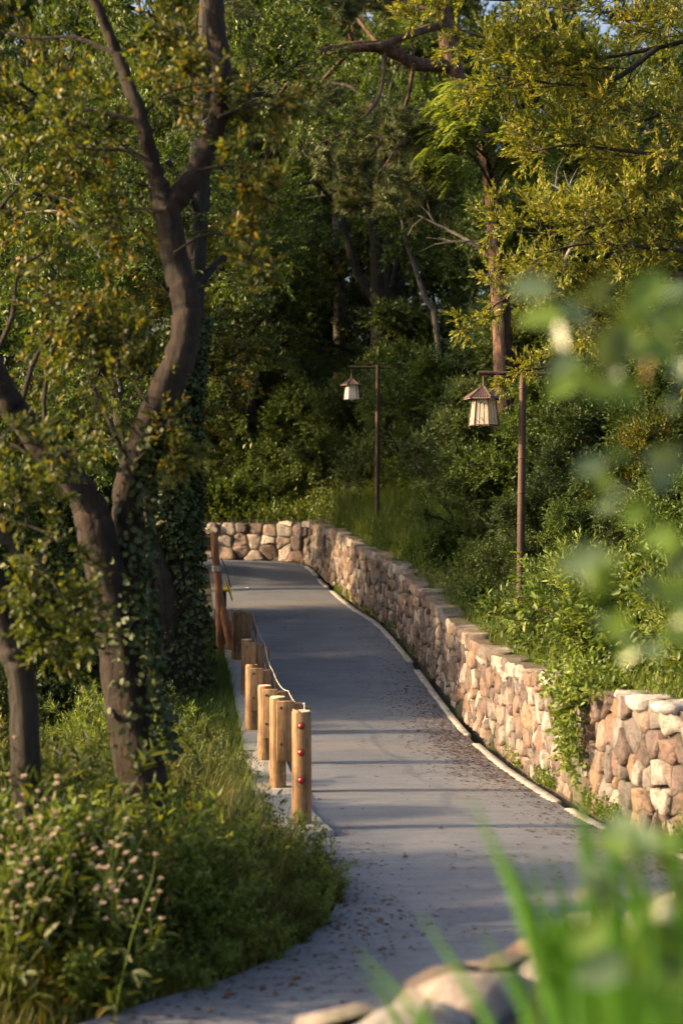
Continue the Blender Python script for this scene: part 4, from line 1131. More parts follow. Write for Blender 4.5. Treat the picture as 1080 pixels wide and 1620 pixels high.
# trees of the wood: (pixel column, depth, kind, scale, height stretch)
mid = [(745, 50, 2, 1.5, 1.1, 'tall olive tree behind the top of the pine'), (110, 44, 0, 1.45, 1.15, 'tall green tree filling the gap at the upper left'), (60, 27, 0, .95, 1.0, 'leafy green tree behind the forked tree at the far left'), (170, 31, 2, .85, 1.0, 'olive-leaved tree between the forked tree and the ivy-clad trunk'),
       (-60, 33, 3, 1.15, 1.1, 'bluish-green tree at the left edge of the wood'), (290, 39, 1, 1.2, 1.0, 'dark tree behind the end wall, left of the tall post'),
       (420, 40, 0, .9, 1.0, 'green tree straight behind the end wall of the path'), (480, 45, 2, 1.25, 1.05, 'olive tree rising behind the pale trunk'),
       (680, 42, 1, 1.1, 1.0, 'dark tree between the two lamp posts, deep in the wood'), (800, 42, 0, .85, 1.0, 'green tree behind the pine trunk on the bank'),
       (890, 31, 1, .9, 1.0, 'dark tree behind the golden tree, right of the pine'), (1010, 27, 0, .8, 1.0, 'green tree at the right edge behind the golden tree'),
       (1110, 34, 3, 1.1, 1.1, 'bluish-green tree beyond the right edge of the bank'), (360, 48, 3, 1.4, 1.05, 'tall bluish-green tree deep in the wood left of centre'),
       (560, 52, 0, 1.4, 1.1, 'tall green tree deep in the wood behind the many stems')]
for px, y, k, sc, sz, lab in mid:
    place_kind('big', k, px_x(px, y), y, sc, rng.uniform(0, 6.28), 'broadleaf_tree', lab, 'tree', 'broadleaf trees of the wood', sz)
for n_, px in enumerate(range(-220, 1320, 95)):
    y = 60 + 8 * math.sin(n_ * 2.1)
    place_kind('big', (n_ * 7 + n_ // 3) % 4, px_x(px, y) + rng.uniform(-1, 1), y, rng.uniform(1.55, 1.85), rng.uniform(0, 6.28), 'broadleaf_tree', 'tall broadleaf tree in the back row of the wood, crown against the sky', 'tree', 'back row of the wood', 1.1)
# understorey trees and large bushes
us = [(-50, 12.3, 1, .5), (50, 20, 2, .7), (150, 22, 3, .9), (30, 22, 0, 1.0), (110, 26, 1, 1.2), (-70, 20, 2, 1.0), (210, 27, 0, .9), (240, 33, 3, .9), (330, 40, 0, .8), (395, 41, 2, .9), (450, 39, 0, .8), (505, 41, 3, .9), (350, 44, 2, 1.2), (430, 45, 0, 1.3),
      (545, 37, 2, .85), (640, 35, 3, .8), (690, 33, 0, .9), (730, 30, 3, .7), (660, 38, 2, 1.2), (580, 42, 3, 1.2), (500, 46, 2, 1.4), (760, 26, 2, .6), (860, 25, 0, .8), (930, 22, 2, .7), (880, 21.5, 3, .55), (990, 19.5, 1, .6), (1070, 20, 0, .8), (830, 29, 2, 1.0), (960, 27, 2, 1.1), (1060, 26, 3, 1.1), (720, 38, 2, 1.2), (780, 33, 3, 1.1), (1010, 17, 2, .42), (900, 18.5, 0, .42), (1090, 16, 0, .5), (845, 20.5, 2, .45)]
us_col = [(-1e9, -30, 'at the left edge of the wood'), (-30, 60, 'left of the forked trunk'), (60, 140, 'behind the left limb of the forked tree'), (140, 225, 'between the forked tree and the ivy-clad trunk'), (225, 300, 'beside the ivy-clad trunk'),
          (300, 370, 'behind the tall post'), (370, 440, 'behind the middle of the end wall'), (440, 520, 'behind the corner of the walls'), (520, 600, 'left of the farther lamp'), (600, 670, 'right of the farther lamp'),
          (670, 735, 'between the two lamps'), (735, 800, 'around the foot of the pine'), (800, 870, 'right of the near lamp post'), (870, 945, 'on the bank under the golden tree'), (945, 1030, 'on the bank near the right edge'), (1030, 1e9, 'at the right edge of the bank')]
us_kind = ['green', 'olive', 'dark', 'bluish narrow-leaved']
for px, y, k, sc in us:
    ph = [c[2] for c in us_col if c[0] <= px < c[1]][0]
    dep = 'near' if y < 21 else ('mid-distance' if y < 35 else 'far')
    place_kind('small', k, px_x(px, y), y, sc, rng.uniform(0, 6.28), 'understorey_bush', f'{dep} {us_kind[k]} bush {ph}', 'bush', 'understorey bushes of the wood')
# unseen trees added left of the viewer, placed and sized to shade the path
for (x, y, k, sc) in ((-9.2, 5.6, 1, .5), (-13, 22, 0, .8), (-10.5, 24.5, 3, .8), (-11, 33.5, 1, .55), (-16, 7, 2, .55), (-18, 14, 0, .45), (-5.6, 9.3, 0, .38), (-9.5, 8.4, 2, .36), (-9.5, 19.2, 1, .38), (-8, 10.4, 0, .3)):
    place_kind('big', k, x, y, sc, rng.uniform(0, 6.28), 'broadleaf_tree', 'unseen tree added for its shade left of the verge, outside the picture', 'tree', 'trees added for shade left of the verge')

# ------------------------------------------------------------------ shrubs on the bank
def shrub(seed, h, n1, kind):
    sk = Skel(seed); rng = sk.rng
    for k in range(n1):
        a = rng.uniform(0, 6.28); el = math.radians(rng.uniform(38, 80))
        d = np.array([math.cos(a) * math.cos(el), math.sin(a) * math.cos(el), math.sin(el)])
        sk.branch(np.array([math.cos(a), math.sin(a), 0]) * .08, d, h * rng.uniform(.6, 1.0), .012, 1, kids=(7, 4), ratio=.45, ang=(25, 60), wob=.15, trop=.04, nanch=6, minr=.003)
    P, D = sk.anchors(); tw = rng.uniform(.1, .26, len(P))
    if kind == 'broad': l = sprays(rng, P, D, 7, tw, .105, .05, 'oval', ang=(35, 70), up=.8, jit=.4, curl=.15)
    elif kind == 'small': l = sprays(rng, P, D, 14, tw, .042, .022, 'diamond', ang=(30, 65), up=.7, jit=.5)
    elif kind == 'fern': l = feather_leaves(rng, P, D, .24, 8, .075, .022)
    else: l = sprays(rng, P, D, 9, tw, .085, .02, 'diamond', ang=(15, 45), up=.4, jit=.6)
    return sk.wood(), l
SH = [(shrub(401, 1.2, 14, 'broad'), 'leaf_light'), (shrub(402, 1.2, 16, 'small'), 'leaf_mid'), (shrub(403, 1.1, 14, 'fern'), 'leaf_blue'), (shrub(404, 1.2, 16, 'lance'), 'leaf_light'), (shrub(405, 1.2, 15, 'broad'), 'leaf_mid')]
sh_name = ['broadleaf_shrub', 'small_leaved_shrub', 'ferny_shrub', 'lance_leaved_shrub', 'broadleaf_shrub']
sh_lab = ['pale broad-leaved shrub', 'small-leaved green shrub', 'bluish ferny shrub', 'narrow-leaved light green shrub', 'dark broad-leaved shrub']
sproto = {}
def place_shrub(k, x, y, sc, rz, where, group):
    z = gz(x, y) - .03; lab = sh_lab[k] + ' ' + where
    if k not in sproto:
        (w, l), lm = SH[k]
        root = empty(sh_name[k], (x, y, z), rz, sc); tag(root, lab, 'shrub', group)
        obj('stems', smooth(mesh_np('stems', w)), M['bark'], root); obj('foliage', mesh_np('foliage', l), M[lm], root); sproto[k] = root; return root
    c = copy_tree(sproto[k], (x, y, z), rz, sc, lab, group); c.name = sh_name[k]; return c
rng = np.random.default_rng(410)
# (station depth, distance behind wall face, kind, scale)
y = 34.5
rows = []
while y > 9.5:
    i0 = idx_of(min(y, 35))
    for d in (rng.uniform(.9, 1.4), rng.uniform(2.0, 2.8), rng.uniform(3.4, 4.4), rng.uniform(5.2, 6.4)):
        k = int(rng.choice(5, p=[.2, .28, .22, .12, .18])) if y > 16 else int(rng.choice(5, p=[.42, .16, .06, .2, .16]))
        sc = rng.uniform(.55, .95) * (.7 if d < 1.5 else 1.0) * (1.0 if d < 4 else 1.3)
        if 28 < y < 33 and d < 1.5: continue
        if 26 < y < 34 and .4 < Rp[i0, 0] + d < 1.2: sc *= .5
        if 11.5 < y < 18 and d < 3: sc *= 1.3
        rows.append((y, d, k, sc))
    y -= rng.uniform(.75, 1.1)
for y, d, k, sc in rows:
    i0 = idx_of(y); p = Rp[i0] + Wv[i0] * d
    near = 'on the bank just behind the long wall' if d < 1.6 else ('higher on the bank behind the long wall' if y > 13.5 else 'on the near bank at the right edge')
    place_shrub(k, p[0], p[1], sc, rng.uniform(0, 6.28), near, 'shrubs ' + near)
for (px, y, k, sc) in ((815, 17.2, 0, .85), (850, 16.9, 4, .9), (790, 17.5, 1, .75), (880, 16.4, 0, .95), (930, 15.4, 3, 1.0), (980, 14.6, 0, 1.0), (840, 16.0, 2, .7), (905, 14.4, 0, .8), (1030, 13.6, 4, 1.0)):
    xw = float(np.interp(-y, -Rp[60:150, 1], Rp[60:150, 0])) + .95 + .25 * sc
    place_shrub(k, max(px_x(px, y), xw), y, sc, rng.uniform(0, 6.28), 'around the foot of the near lamp post' if px < 900 else 'on the bank between the near lamp and the right edge', 'shrubs between the near lamp and the right edge')
# behind the end wall and at the left under the trees
for x in np.arange(-7.5, -1.2, .8):
    for dy in (.9, 2.2, 3.6):
        place_shrub(int(rng.integers(0, 5)), x + rng.uniform(-.3, .3), 36.9 + dy, rng.uniform(.6, 1.0), rng.uniform(0, 6.28), 'behind the end wall of the path', 'shrubs behind the end wall of the path')
for _ in range(46):
    y = rng.uniform(12, 31); x = px_x(rng.uniform(-40, 330), y)
    i0 = int(np.argmin(np.abs(Lp[50:140, 1] - y))) + 50
    if x > Lp[i0, 0] - (.55 if y < 19 else 1.25): continue
    place_shrub(int(rng.choice([1, 2, 4, 3])), x, y, rng.uniform(.45, .85), rng.uniform(0, 6.28), 'under the trees left of the path', 'shrubs under the trees left of the path')

# ------------------------------------------------------------------ grass, undergrowth and litter that nobody could count
def blades(rng, P, H, W, lean=.35, seg=3, dirs=None):
    """curved tapering blades: seg quads each"""
    N = len(P); a = rng.uniform(0, 6.28, N); out = np.stack([np.cos(a), np.sin(a), np.zeros(N)], -1)
    if dirs is not None: out = norm(out * .6 + dirs)
    side = np.stack([-out[:, 1], out[:, 0], np.zeros(N)], -1)
    H = np.broadcast_to(H, (N,)); ln = rng.uniform(.1, 1, N) * lean * H * 1.6
    rows_ = []
    for k in range(seg + 1):
        t = k / seg; c = P + out * (ln * t ** 2)[:, None] + np.array([0, 0, 1.0]) * (H * (t - .25 * t ** 2 * (ln / H)))[:, None]
        w = W * (1 - t ** 1.6) + .0006
        rows_.append(c + side * w / 2); rows_.append(c - side * w / 2)
    V = np.stack(rows_, 1).reshape(-1, 3); b = np.arange(N)[:, None] * (2 * seg + 2)
    F = np.concatenate([b + np.array([2 * k, 2 * k + 1, 2 * k + 3, 2 * k + 2]) for k in range(seg)])
    return [(V, F)]
def on_ground(X, Y, lift=0.0):
    return np.column_stack([X, Y, ground_z(X, Y) + lift])
rng = np.random.default_rng(600)
def strip_pts(n, y0, y1, d0, d1, right, pw=1.0):
    """random points beside the path, distance d0..d1 from its edge"""
    lo, hi = 45, NS - 2
    e = Rp if right else Lp
    cand = np.arange(lo, hi)[(e[lo:hi, 1] > y0) & (e[lo:hi, 1] < y1)]
    f = rng.choice(cand, n) + rng.uniform(0, 1, n); i0 = np.clip(f.astype(int), 0, NS - 2); fr = (f - i0)[:, None]
    p = e[i0] * (1 - fr) + e[i0 + 1] * fr; wv = Wv[i0]
    d = d0 + (d1 - d0) * rng.uniform(0, 1, n) ** pw
    return p + wv * d[:, None] * (1 if right else -1)
# left verge near the viewer: thick grass
pts = []
X = rng.uniform(-3.2, .35, 60000); Y = rng.uniform(6.6, 13.5, 60000)
b_i, d_, s_ = lateral(X, Y)
m = (s_ < 0) & ((d_ < .9) | (rng.uniform(0, 1, len(X)) < .5))
X, Y, d_ = X[m], Y[m], d_[m]
n_g = min(len(X), 34000); X, Y, d_ = X[:n_g], Y[:n_g], d_[:n_g]
hh = rng.uniform(.16, .55, n_g) * np.clip(.4 + d_ * .8, .35, 1.2)
g1 = blades(rng, on_ground(X, Y), hh, .009, .5)
tag(obj('verge_grass', mesh_np('verge_grass', g1), M['grass_dry']), 'tall mixed green and dry grass covering the near left verge', 'grass', kind='stuff')
m = (d_ > .35) & (X / Y > -.27); m &= rng.uniform(0, 1, n_g) < .42
tg = on_ground(X[m], Y[m]); g1b = blades(rng, tg, rng.uniform(.55, 1.15, len(tg)) * np.clip(.5 + d_[m] * .4, .5, 1), .007, .45, 5)
# seed heads on some of the stalks
hp = tg[::5] + np.column_stack([rng.normal(0, .08, len(tg[::5])), rng.normal(0, .08, len(tg[::5])), rng.uniform(.5, .95, len(tg[::5]))])
g1b += sprays(rng, hp, norm(np.column_stack([rng.normal(0, .3, len(hp)), rng.normal(0, .3, len(hp)), np.ones(len(hp))])), 10, .12, .022, .006, ang=(10, 30))
tag(obj('tall_grass', mesh_np('tall_grass', g1b), M['grass_dry']), 'tall wispy grass stalks rising from the near left verge', 'grass', kind='stuff')
# grass strip left of the slabs, up to the tall post
p = strip_pts(16000, 12, 26, .03, 1.1, False, 1.2); hh = rng.uniform(.12, .42, len(p))
g2 = blades(rng, on_ground(p[:, 0], p[:, 1]), hh, .008, .5)
tag(obj('slab_edge_grass', mesh_np('slab_edge_grass', g2), M['grass']), 'soft green grass along the outer side of the slab edging', 'grass', kind='stuff')
# long fresh grass on the far bank below the lamp, and a thinner fringe along the wall top
p1 = strip_pts(9000, 25.5, 34, .5, 2.2, True, 1.0); p2 = strip_pts(7000, 10, 34, .38, 1.0, True, 1.3)
g3 = blades(rng, on_ground(p1[:, 0], p1[:, 1]), rng.uniform(.35, .8, len(p1)), .013, .55)
g4 = blades(rng, on_ground(p2[:, 0], p2[:, 1]), rng.uniform(.08, .3, len(p2)), .008, .6)
tag(obj('bank_grass', mesh_np('bank_grass', g3 + g4), M['grass']), 'long fresh green grass on the bank around the farther lamp', 'grass', kind='stuff')
# leafy undergrowth
def undergrowth(n, P, hmax, L, W, nl=6, kind='diamond'):
    P = P.copy(); P[:, 2] += rng.uniform(0, 1, len(P)) ** 1.5 * hmax * .6
    D = norm(np.column_stack([rng.normal(0, .5, len(P)), rng.normal(0, .5, len(P)), rng.uniform(.3, 1.2, len(P))]))
    return sprays(rng, P, D, nl, rng.uniform(.12, .3, len(P)) * (hmax / .4), L, W, kind, ang=(35, 75), up=.8, jit=.4)
p = strip_pts(9500, 9.5, 35, .45, 7, True, 1.1)
u1 = undergrowth(0, on_ground(p[:, 0], p[:, 1]), .45, .075, .035, 7)
tag(obj('bank_undergrowth', mesh_np('bank_undergrowth', u1), M['leaf_mid']), 'leafy green ground cover spreading over the right bank', 'undergrowth', kind='stuff')
X = rng.uniform(-9, -.6, 9000); Y = rng.uniform(9, 34, 9000); b_i, d_, s_ = lateral(X, Y); m = (s_ < 0) & (d_ > .45) & (np.abs(X / Y) < .3)
u2 = undergrowth(0, on_ground(X[m], Y[m]), .4, .075, .035, 7)
tag(obj('wood_undergrowth', mesh_np('wood_undergrowth', u2), M['leaf_mid']), 'shady green ground cover under the trees left of the path', 'undergrowth', kind='stuff')
X = rng.uniform(-9, 4, 5000); Y = rng.uniform(37.2, 44, 5000)
fi = rng.integers(6, 48, 2600); pe = Rp[fi] + Wv[fi] * rng.uniform(.5, 2.6, 2600)[:, None] + rng.normal(0, .12, (2600, 2))
bi_, d_, s_ = lateral(pe[:, 0], pe[:, 1]); pe = pe[(s_ > 0) & (d_ > .5)]
u3 = undergrowth(0, on_ground(X, Y), .6, .1, .05, 7) + undergrowth(0, on_ground(pe[:, 0], pe[:, 1]), .5, .09, .045, 7) + blades(rng, on_ground(pe[:, 0], pe[:, 1]), rng.uniform(.2, .55, len(pe)), .012, .6)
tag(obj('wood_floor_growth', mesh_np('wood_floor_growth', u3), M['leaf_mid']), 'leafy growth on the forest floor beyond the end wall', 'undergrowth', kind='stuff')
# weeds at the wall foot
p = np.vstack([strip_pts(900, 9, 15, .1, .2, True), strip_pts(700, 15, 35, .1, .2, True), strip_pts(500, 30, 35.2, .08, .25, True)])
bi_, _, _ = lateral(p[:, 0], p[:, 1]); keep = vnoise(p[:, 0] * 2.2, p[:, 1] * 1.9) > .05
P3 = np.column_stack([p, Zp[bi_] + .01])[keep]
wd = undergrowth(0, P3, .2, .04, .022, 6) + blades(rng, P3, rng.uniform(.06, .22, len(P3)), .007, .6)
tag(obj('wall_foot_weeds', mesh_np('wall_foot_weeds', wd), M['grass']), 'small green weeds growing in the joint at the wall foot', 'weeds', kind='stuff')
# fallen needles and leaves on the path
n = 6000
f = np.where(rng.uniform(0, 1, n) < .6, rng.uniform(50, 205, n), rng.uniform(130, 200, n)); qq = rng.uniform(0, 1, n)
edge = rng.uniform(0, 1, n)
qq = np.where(edge < .45, 1 - np.abs(rng.normal(0, .13, n)), np.where(edge < .7, np.where(f > 133, .0, .14) + np.abs(rng.normal(0, .12, n)), qq)); qq = np.clip(qq, .02, .985)
band = (f > 82) & (f < 118) & (qq > .45)
keep = (rng.uniform(0, 1, n) < .35) | band | (f > 135)
keep &= (vnoise(f * .35, qq * 9) > -.25) | (rng.uniform(0, 1, n) < .25)
f, qq = f[keep], qq[keep]
nb = 5200; fb = np.where(rng.uniform(0, 1, nb) < .6, rng.normal(103, 9, nb), rng.uniform(70, 150, nb)); qb = np.clip(1 - np.abs(rng.normal(.02, .13, nb)), .3, .985)
f = np.concatenate([f, fb]); qq = np.concatenate([qq, qb])
P3 = path_point(f, qq) + np.array([0, 0, .004])
dr = np.column_stack([np.cos(a_ := rng.uniform(0, 6.28, len(f))), np.sin(a_), rng.uniform(0, .12, len(f))])
ll = rng.uniform(.02, .06, len(f))
lf = leaf_geo(P3, norm(dr), np.array([0, 0, 1.0]) + rng.normal(0, .15, (len(f), 3)), ll, ll * rng.uniform(.12, .55, len(f)), 'diamond', .15)
tag(obj('leaf_litter', mesh_np('leaf_litter', lf), M['dryleaf']), 'scattered brown needles and fallen leaves on the path', 'leaf litter', kind='stuff')

# ------------------------------------------------------------------ flowering weeds at the lower left
def flower_weed(seed, h):
    sk = Skel(seed); r_ = sk.rng; heads = []
    p = np.zeros(3); d = np.array([r_.normal(0, .12), r_.normal(0, .12), 1.0])
    main = sk.branch(p, d, h, .006, 0, wob=.08, nanch=1, minr=.003)
    P, D = [], []
    for k in range(9):
        t = .15 + .6 * k / 9; q_ = main[0] + (main[-1] - main[0]) * t; a = k * 2.4
        P.append(q_); D.append([math.cos(a), math.sin(a), .35])
    l = sprays(r_, np.array(P), norm(np.array(D)), 5, .14, .075, .03, 'oval', ang=(25, 60), up=.8, curl=.2)
    for k in range(int(r_.integers(8, 12))):
        a = k * 2.4 + r_.uniform(-.4, .4); q_ = main[-1] + np.array([0, 0, -.03 * k])
        e = q_ + np.array([math.cos(a) * .06, math.sin(a) * .06, .05 + r_.uniform(0, .06)]) * r_.uniform(.6, 1.5)
        sk.tubes.append((np.array([q_, (q_ + e) / 2 + [0, 0, -.008], e]), np.array([.003, .0025, .002]), 0)); heads.append(e)
    return sk.wood(), l, heads
def flower_head(seed, r=.0135):
    r_ = np.random.default_rng(seed); n = 26; D = rand_unit(r_, n); D[:, 2] = np.abs(D[:, 2]) * .8 + .1; D = norm(D)
    return leaf_geo(np.zeros((n, 3)), D, rand_unit(r_, n), r * r_.uniform(.8, 1.3, n), r * .55, 'diamond', .2)
heads_me = []
for k in range(3):
    me = mesh_np('flower_head', flower_head(700 + k)); me.materials.append(M['petal']); heads_me.append(me)
FW = [flower_weed(710 + k, [.75, .62, .85, .55][k]) for k in range(4)]
fw_me = []
for w, l, hd in FW:
    a_me = smooth(mesh_np('stem', w)); a_me.materials.append(M['grass']); b_me = mesh_np('leaves', l); b_me.materials.append(M['leaf_olive']); fw_me.append((a_me, b_me, hd))
rng = np.random.default_rng(720)
spots = [(15, 1150), (40, 1175), (75, 1185), (60, 1215), (100, 1190), (85, 1230), (45, 1160), (118, 1215), (10, 1230), (30, 1260), (130, 1285), (150, 1300), (110, 1300), (70, 1290), (160, 1320), (135, 1345), (20, 1350), (175, 1345), (95, 1260), (5, 1190), (120, 1330), (50, 1240), (145, 1278), (8, 1375), (25, 1200), (90, 1165), (300, 1290), (350, 1285), (395, 1290), (330, 1300)]
for n_, (px, py) in enumerate(spots):
    kx = int(rng.integers(0, 4)); a_me, b_me, hd = fw_me[kx]
    sc = rng.uniform(.85, 1.15) * (.6 if px > 250 else 1)
    z = 7.1 + 1.2 * (1400 - py) / 260 + rng.uniform(-.15, .15)
    if px > 250: z = 9.9 + rng.uniform(-.2, .4)
    x = (px - 540) / FPX * z; g_ = gz(x, z)
    # scale so that the head reaches its height over the ground
    want = PX(px, py, z)[2] - g_; sc = float(np.clip(want / max(h_[2] for h_ in hd), .35, 1.7))
    t = empty('flowering_weed', (x, z, g_ - .01), rng.uniform(0, 6.28), sc)
    tag(t, ('pale pink flowering weed standing in the grass at the lower left' if px < 250 else 'small pale flowering weed in the grass below the nearest bollard'), 'flower', 'pink flowering weeds' if px < 250 else 'flowers below the bollard')
    obj('stem', a_me, None, t); obj('leaves', b_me, None, t)
    for e in hd:
        o = obj('flower_head', heads_me[int(rng.integers(0, 3))], None, t, e); s_ = rng.uniform(.8, 1.25); o.scale = (s_,) * 3; o.rotation_euler = (0, 0, rng.uniform(0, 6))

# leafy weeds in the verge: around the forked trunk and below the nearest bollard
rng = np.random.default_rng(740)
def weed(seed, h, L, W):
    sk = Skel(seed); r_ = sk.rng
    for k in range(5):
        a = r_.uniform(0, 6.28); d = np.array([math.cos(a) * .3, math.sin(a) * .3, 1.0])
        sk.branch(np.array([math.cos(a), math.sin(a), 0]) * .03, d, h * r_.uniform(.6, 1), .005, 1, kids=(9, 3), ratio=.22, ang=(30, 60), wob=.1, nanch=3, minr=.002)
    P, D = sk.anchors()
    return sk.wood(), sprays(r_, P, D, 6, r_.uniform(.08, .16, len(P)), L, W, 'oval', ang=(30, 65), up=.8, curl=.15)
WD = [(weed(741, 1.0, .06, .026), 'leaf_light'), (weed(742, 1.0, .075, .022), 'leaf_olive'), (weed(743, .95, .05, .03), 'leaf_light')]
wproto = {}
def place_weed(k, x, y, sc, label, group):
    if k not in wproto:
        (w, l), lm = WD[k]; t = empty('leafy_weed', (x, y, gz(x, y) - .02), rng.uniform(0, 6), sc); tag(t, label, 'weed', group)
        obj('stems', smooth(mesh_np('stems', w)), M['grass'], t); obj('leaves', mesh_np('leaves', l), M[lm], t); wproto[k] = t; return
    c = copy_tree(wproto[k], (x, y, gz(x, y) - .02), rng.uniform(0, 6), sc, label, group)
for px, z, k, sc in ((470, 10.9, 0, .42), (500, 10.6, 2, .45), (440, 10.5, 0, .5), (520, 10.0, 2, .35), (480, 9.9, 0, .45), (455, 9.8, 1, .5), (410, 10.3, 1, .6), (390, 9.7, 0, .6), (530, 9.6, 2, .3), (500, 9.5, 0, .35)):
    place_weed(k, px_x(px, z), z, sc, 'bright leafy weed at the tip of the verge below the nearest bollard', 'weeds below the nearest bollard')
for n_ in range(58):
    z = rng.uniform(7.4, 10.6); px = rng.uniform(-30, 420); x = px_x(px, z)
    bi_, d_, s_ = lateral([x], [z])
    if s_[0] >= 0 or d_[0] < .12: continue
    ytop = float(np.interp(px, [0, 200, 300, 400, 520], [1150, 1150, 1200, 1290, 1450])) + rng.uniform(0, 1) * 210
    want = min(PX(px, ytop, z)[2] - gz(x, z), .35 + d_[0] * 1.2)
    place_weed(int(rng.integers(0, 3)), x, z, float(np.clip(want, .25, 1.5)), ['leafy green weed in the thick growth at the lower left corner', 'leafy green weed standing around the foot of the forked trunk'][int(px > 160)], ['weeds at the lower left', 'weeds around the forked trunk'][int(px > 160)])

for n_ in range(70):
    f_ = rng.uniform(131, 186); i0 = int(f_); p_ = Lp[i0] - Wv[i0] * rng.uniform(-.02, .2)
    c_ = rng.uniform(.16, .36)
    place_weed(int(rng.integers(0, 3)), p_[0], p_[1], c_, ['small leafy weed at the path edge just below the nearest bollard', 'small leafy weed at the rounded tip of the verge beside the path', 'small leafy weed along the path edge towards the lower left corner'][int(f_ > 143) + int(f_ > 165)], 'weeds along the left path edge')
# vine trailing over the end of the long wall
p_, tn, nr = lineA.at(lineA.len - .15)
vb = p_ + np.array([0, 0, lineA.h(lineA.len) + .02]); rng = np.random.default_rng(760)
n = 150; A_ = vb + np.column_stack([rng.normal(0, .16, n), rng.normal(0, .3, n), rng.uniform(-.05, .18, n)])
m2 = 130; Bv = vb - nr * .12 + tn * rng.normal(0, .14, m2)[:, None] + np.column_stack([np.zeros(m2), np.zeros(m2), -rng.uniform(0, .8, m2) ** 1.2]) - nr * rng.uniform(0, .12, m2)[:, None]
Dv = norm(np.column_stack([rng.normal(0, .5, n + m2), rng.normal(0, .5, n + m2), rng.normal(-.3, .5, n + m2)]))
vine = empty('trailing_vine', vb); tag(vine, 'green vine trailing over the near end of the long wall', 'vine')
Pv = np.vstack([A_, Bv])
obj('leaves', mesh_np('leaves', to_local(sprays(rng, Pv, Dv, 8, .15, .06, .034, 'oval', up=.6, jit=.5), vb)), M['leaf_light'], vine)
st = []
for k in range(12):
    a = vb + np.array([rng.normal(0, .1), rng.normal(0, .15), .02]); st += tube(catmull([a, vb - nr * .1 + tn * rng.normal(0, .1) + [0, 0, .0], vb - nr * .16 + tn * rng.normal(0, .12) + [0, 0, -rng.uniform(.4, .85)]], 4), .004, 4)
obj('stems', mesh_np('stems', to_local(st, vb)), M['grass'], vine)

# ------------------------------------------------------------------ plants close to the viewer, each leaf a piece
rng = np.random.default_rng(800)
def blade_piece(parent, org, base, tip, bend, w, mat):
    base, tip = np.asarray(base, float), np.asarray(tip, float); n = 7
    t = np.linspace(0, 1, n)[:, None]; mid_ = (base + tip) / 2 + np.asarray(bend)
    c = (1 - t) ** 2 * base + 2 * t * (1 - t) * mid_ + t ** 2 * tip
    tg = norm(np.gradient(c, axis=0)); side = norm(np.cross(tg, np.array([.15, 1, .1]))); up_ = np.cross(side, tg)
    ww = (w * (1 - (t[:, 0]) ** 2.2) * (.7 + .6 * np.minimum(t[:, 0] * 3, 1) * .5) + .001)[:, None]
    V = np.concatenate([c + side * ww / 2 + up_ * ww * .18, c, c - side * ww / 2 + up_ * ww * .18]); k = np.arange(n - 1)
    F = np.concatenate([np.stack([a * n + k, a * n + k + 1, (a + 1) * n + k + 1, (a + 1) * n + k], -1) for a in range(2)])
    return obj('blade', smooth(mesh_np('blade', [(V - org, F)])), mat, parent)
def fg_tuft(px, z, tips, label, w):
    x = px_x(px, z); g_ = gz(x, z); org = np.array([x, z, g_])
    t = empty('grass_tuft', org); tag(t, label, 'grass', 'grass tufts close to the viewer')
    for (tx, ty, dz) in tips:
        tip = PX(tx, ty, z + dz); b = org + np.array([rng.normal(0, .03), rng.normal(0, .03), -.02])
        blade_piece(t, org, b, tip, np.array([(b[0] - tip[0]) * .5 + rng.normal(0, .05), rng.normal(0, .04), .16]), w * rng.uniform(.7, 1.25), M['fg'])
M['fg'] = leaf_mat('near_grass', [(0.1, (0.035, 0.11, 0.01)), (0.5, (0.06, 0.17, 0.015)), (0.9, (0.1, 0.22, 0.025))], .4)
fg_tuft(960, 2.1, [(905, 1175, .1), (740, 1255, .25), (800, 1350, .1), (660, 1440, .3), (985, 1230, -.1), (560, 1500, .3), (760, 1470, .2)], 'blurred tuft of broad grass blades close to the viewer, lower right', .055)
fg_tuft(1060, 1.8, [(960, 1290, 0), (1010, 1250, .1), (1085, 1230, .2), (1110, 1330, 0), (900, 1470, .2), (980, 1420, -.2), (1030, 1380, 0), (1060, 1460, .1)], 'blurred tuft of broad grass at the lower right corner', .055)
fg_tuft(640, 3.3, [(570, 1540, 0), (700, 1560, 0)], 'blurred thin grass growing on top of the near wall', .02)
for k_, (px, z) in enumerate(((930, 2.3), (1080, 2.6), (930, 2.5), (1010, 2.9))):
    tips = [(px + rng.uniform(-130, 150), rng.uniform(1330, 1600), rng.uniform(-.3, .3)) for _ in range(13)]
    fg_tuft(px, z, tips, ['blurred low tuft of grass left of the near blades', 'blurred tuft of grass below the pale wall at the right edge', 'blurred low grass behind the broad near blades', 'blurred grass between the near tufts and the pale wall'][k_], .045)
# leafy spray hanging in from the right, out of focus
def scatter(n, x0, x1, y0, y1, z): return [(rng.uniform(x0, x1), rng.uniform(y0, y1), z + rng.uniform(-.15, .25), int(rng.choice([0, 0, 0, 1])), rng.uniform(.6, 1.2)) for _ in range(n)]
def spray_thing(name, stem, leaves, label, mats, L):
    org = np.asarray(stem[0], float); t = empty(name, org); tag(t, label, 'plant')
    obj('stem', smooth(mesh_np('stem', to_local(tube(catmull(stem, 5), np.linspace(.006, .0025, 5 * (len(stem) - 1) + 1), 6), org))), M['grass'], t)
    for (px, py, z, mk, sc) in leaves:
        c = PX(px, py, z); d = norm(np.array([rng.normal(-.4, .7), rng.normal(0, .25), rng.normal(-.2, .6)])); nn = np.array([rng.normal(0, .35), -1 + rng.normal(0, .3), .5])
        l_ = L * sc * rng.uniform(.85, 1.15)
        obj('leaf', mesh_np('leaf', to_local(leaf_geo((c - d * l_ / 2)[None], d[None], nn[None], l_, l_ * .6, 'oval', .12, .15), org)), M[mats[mk]], t)
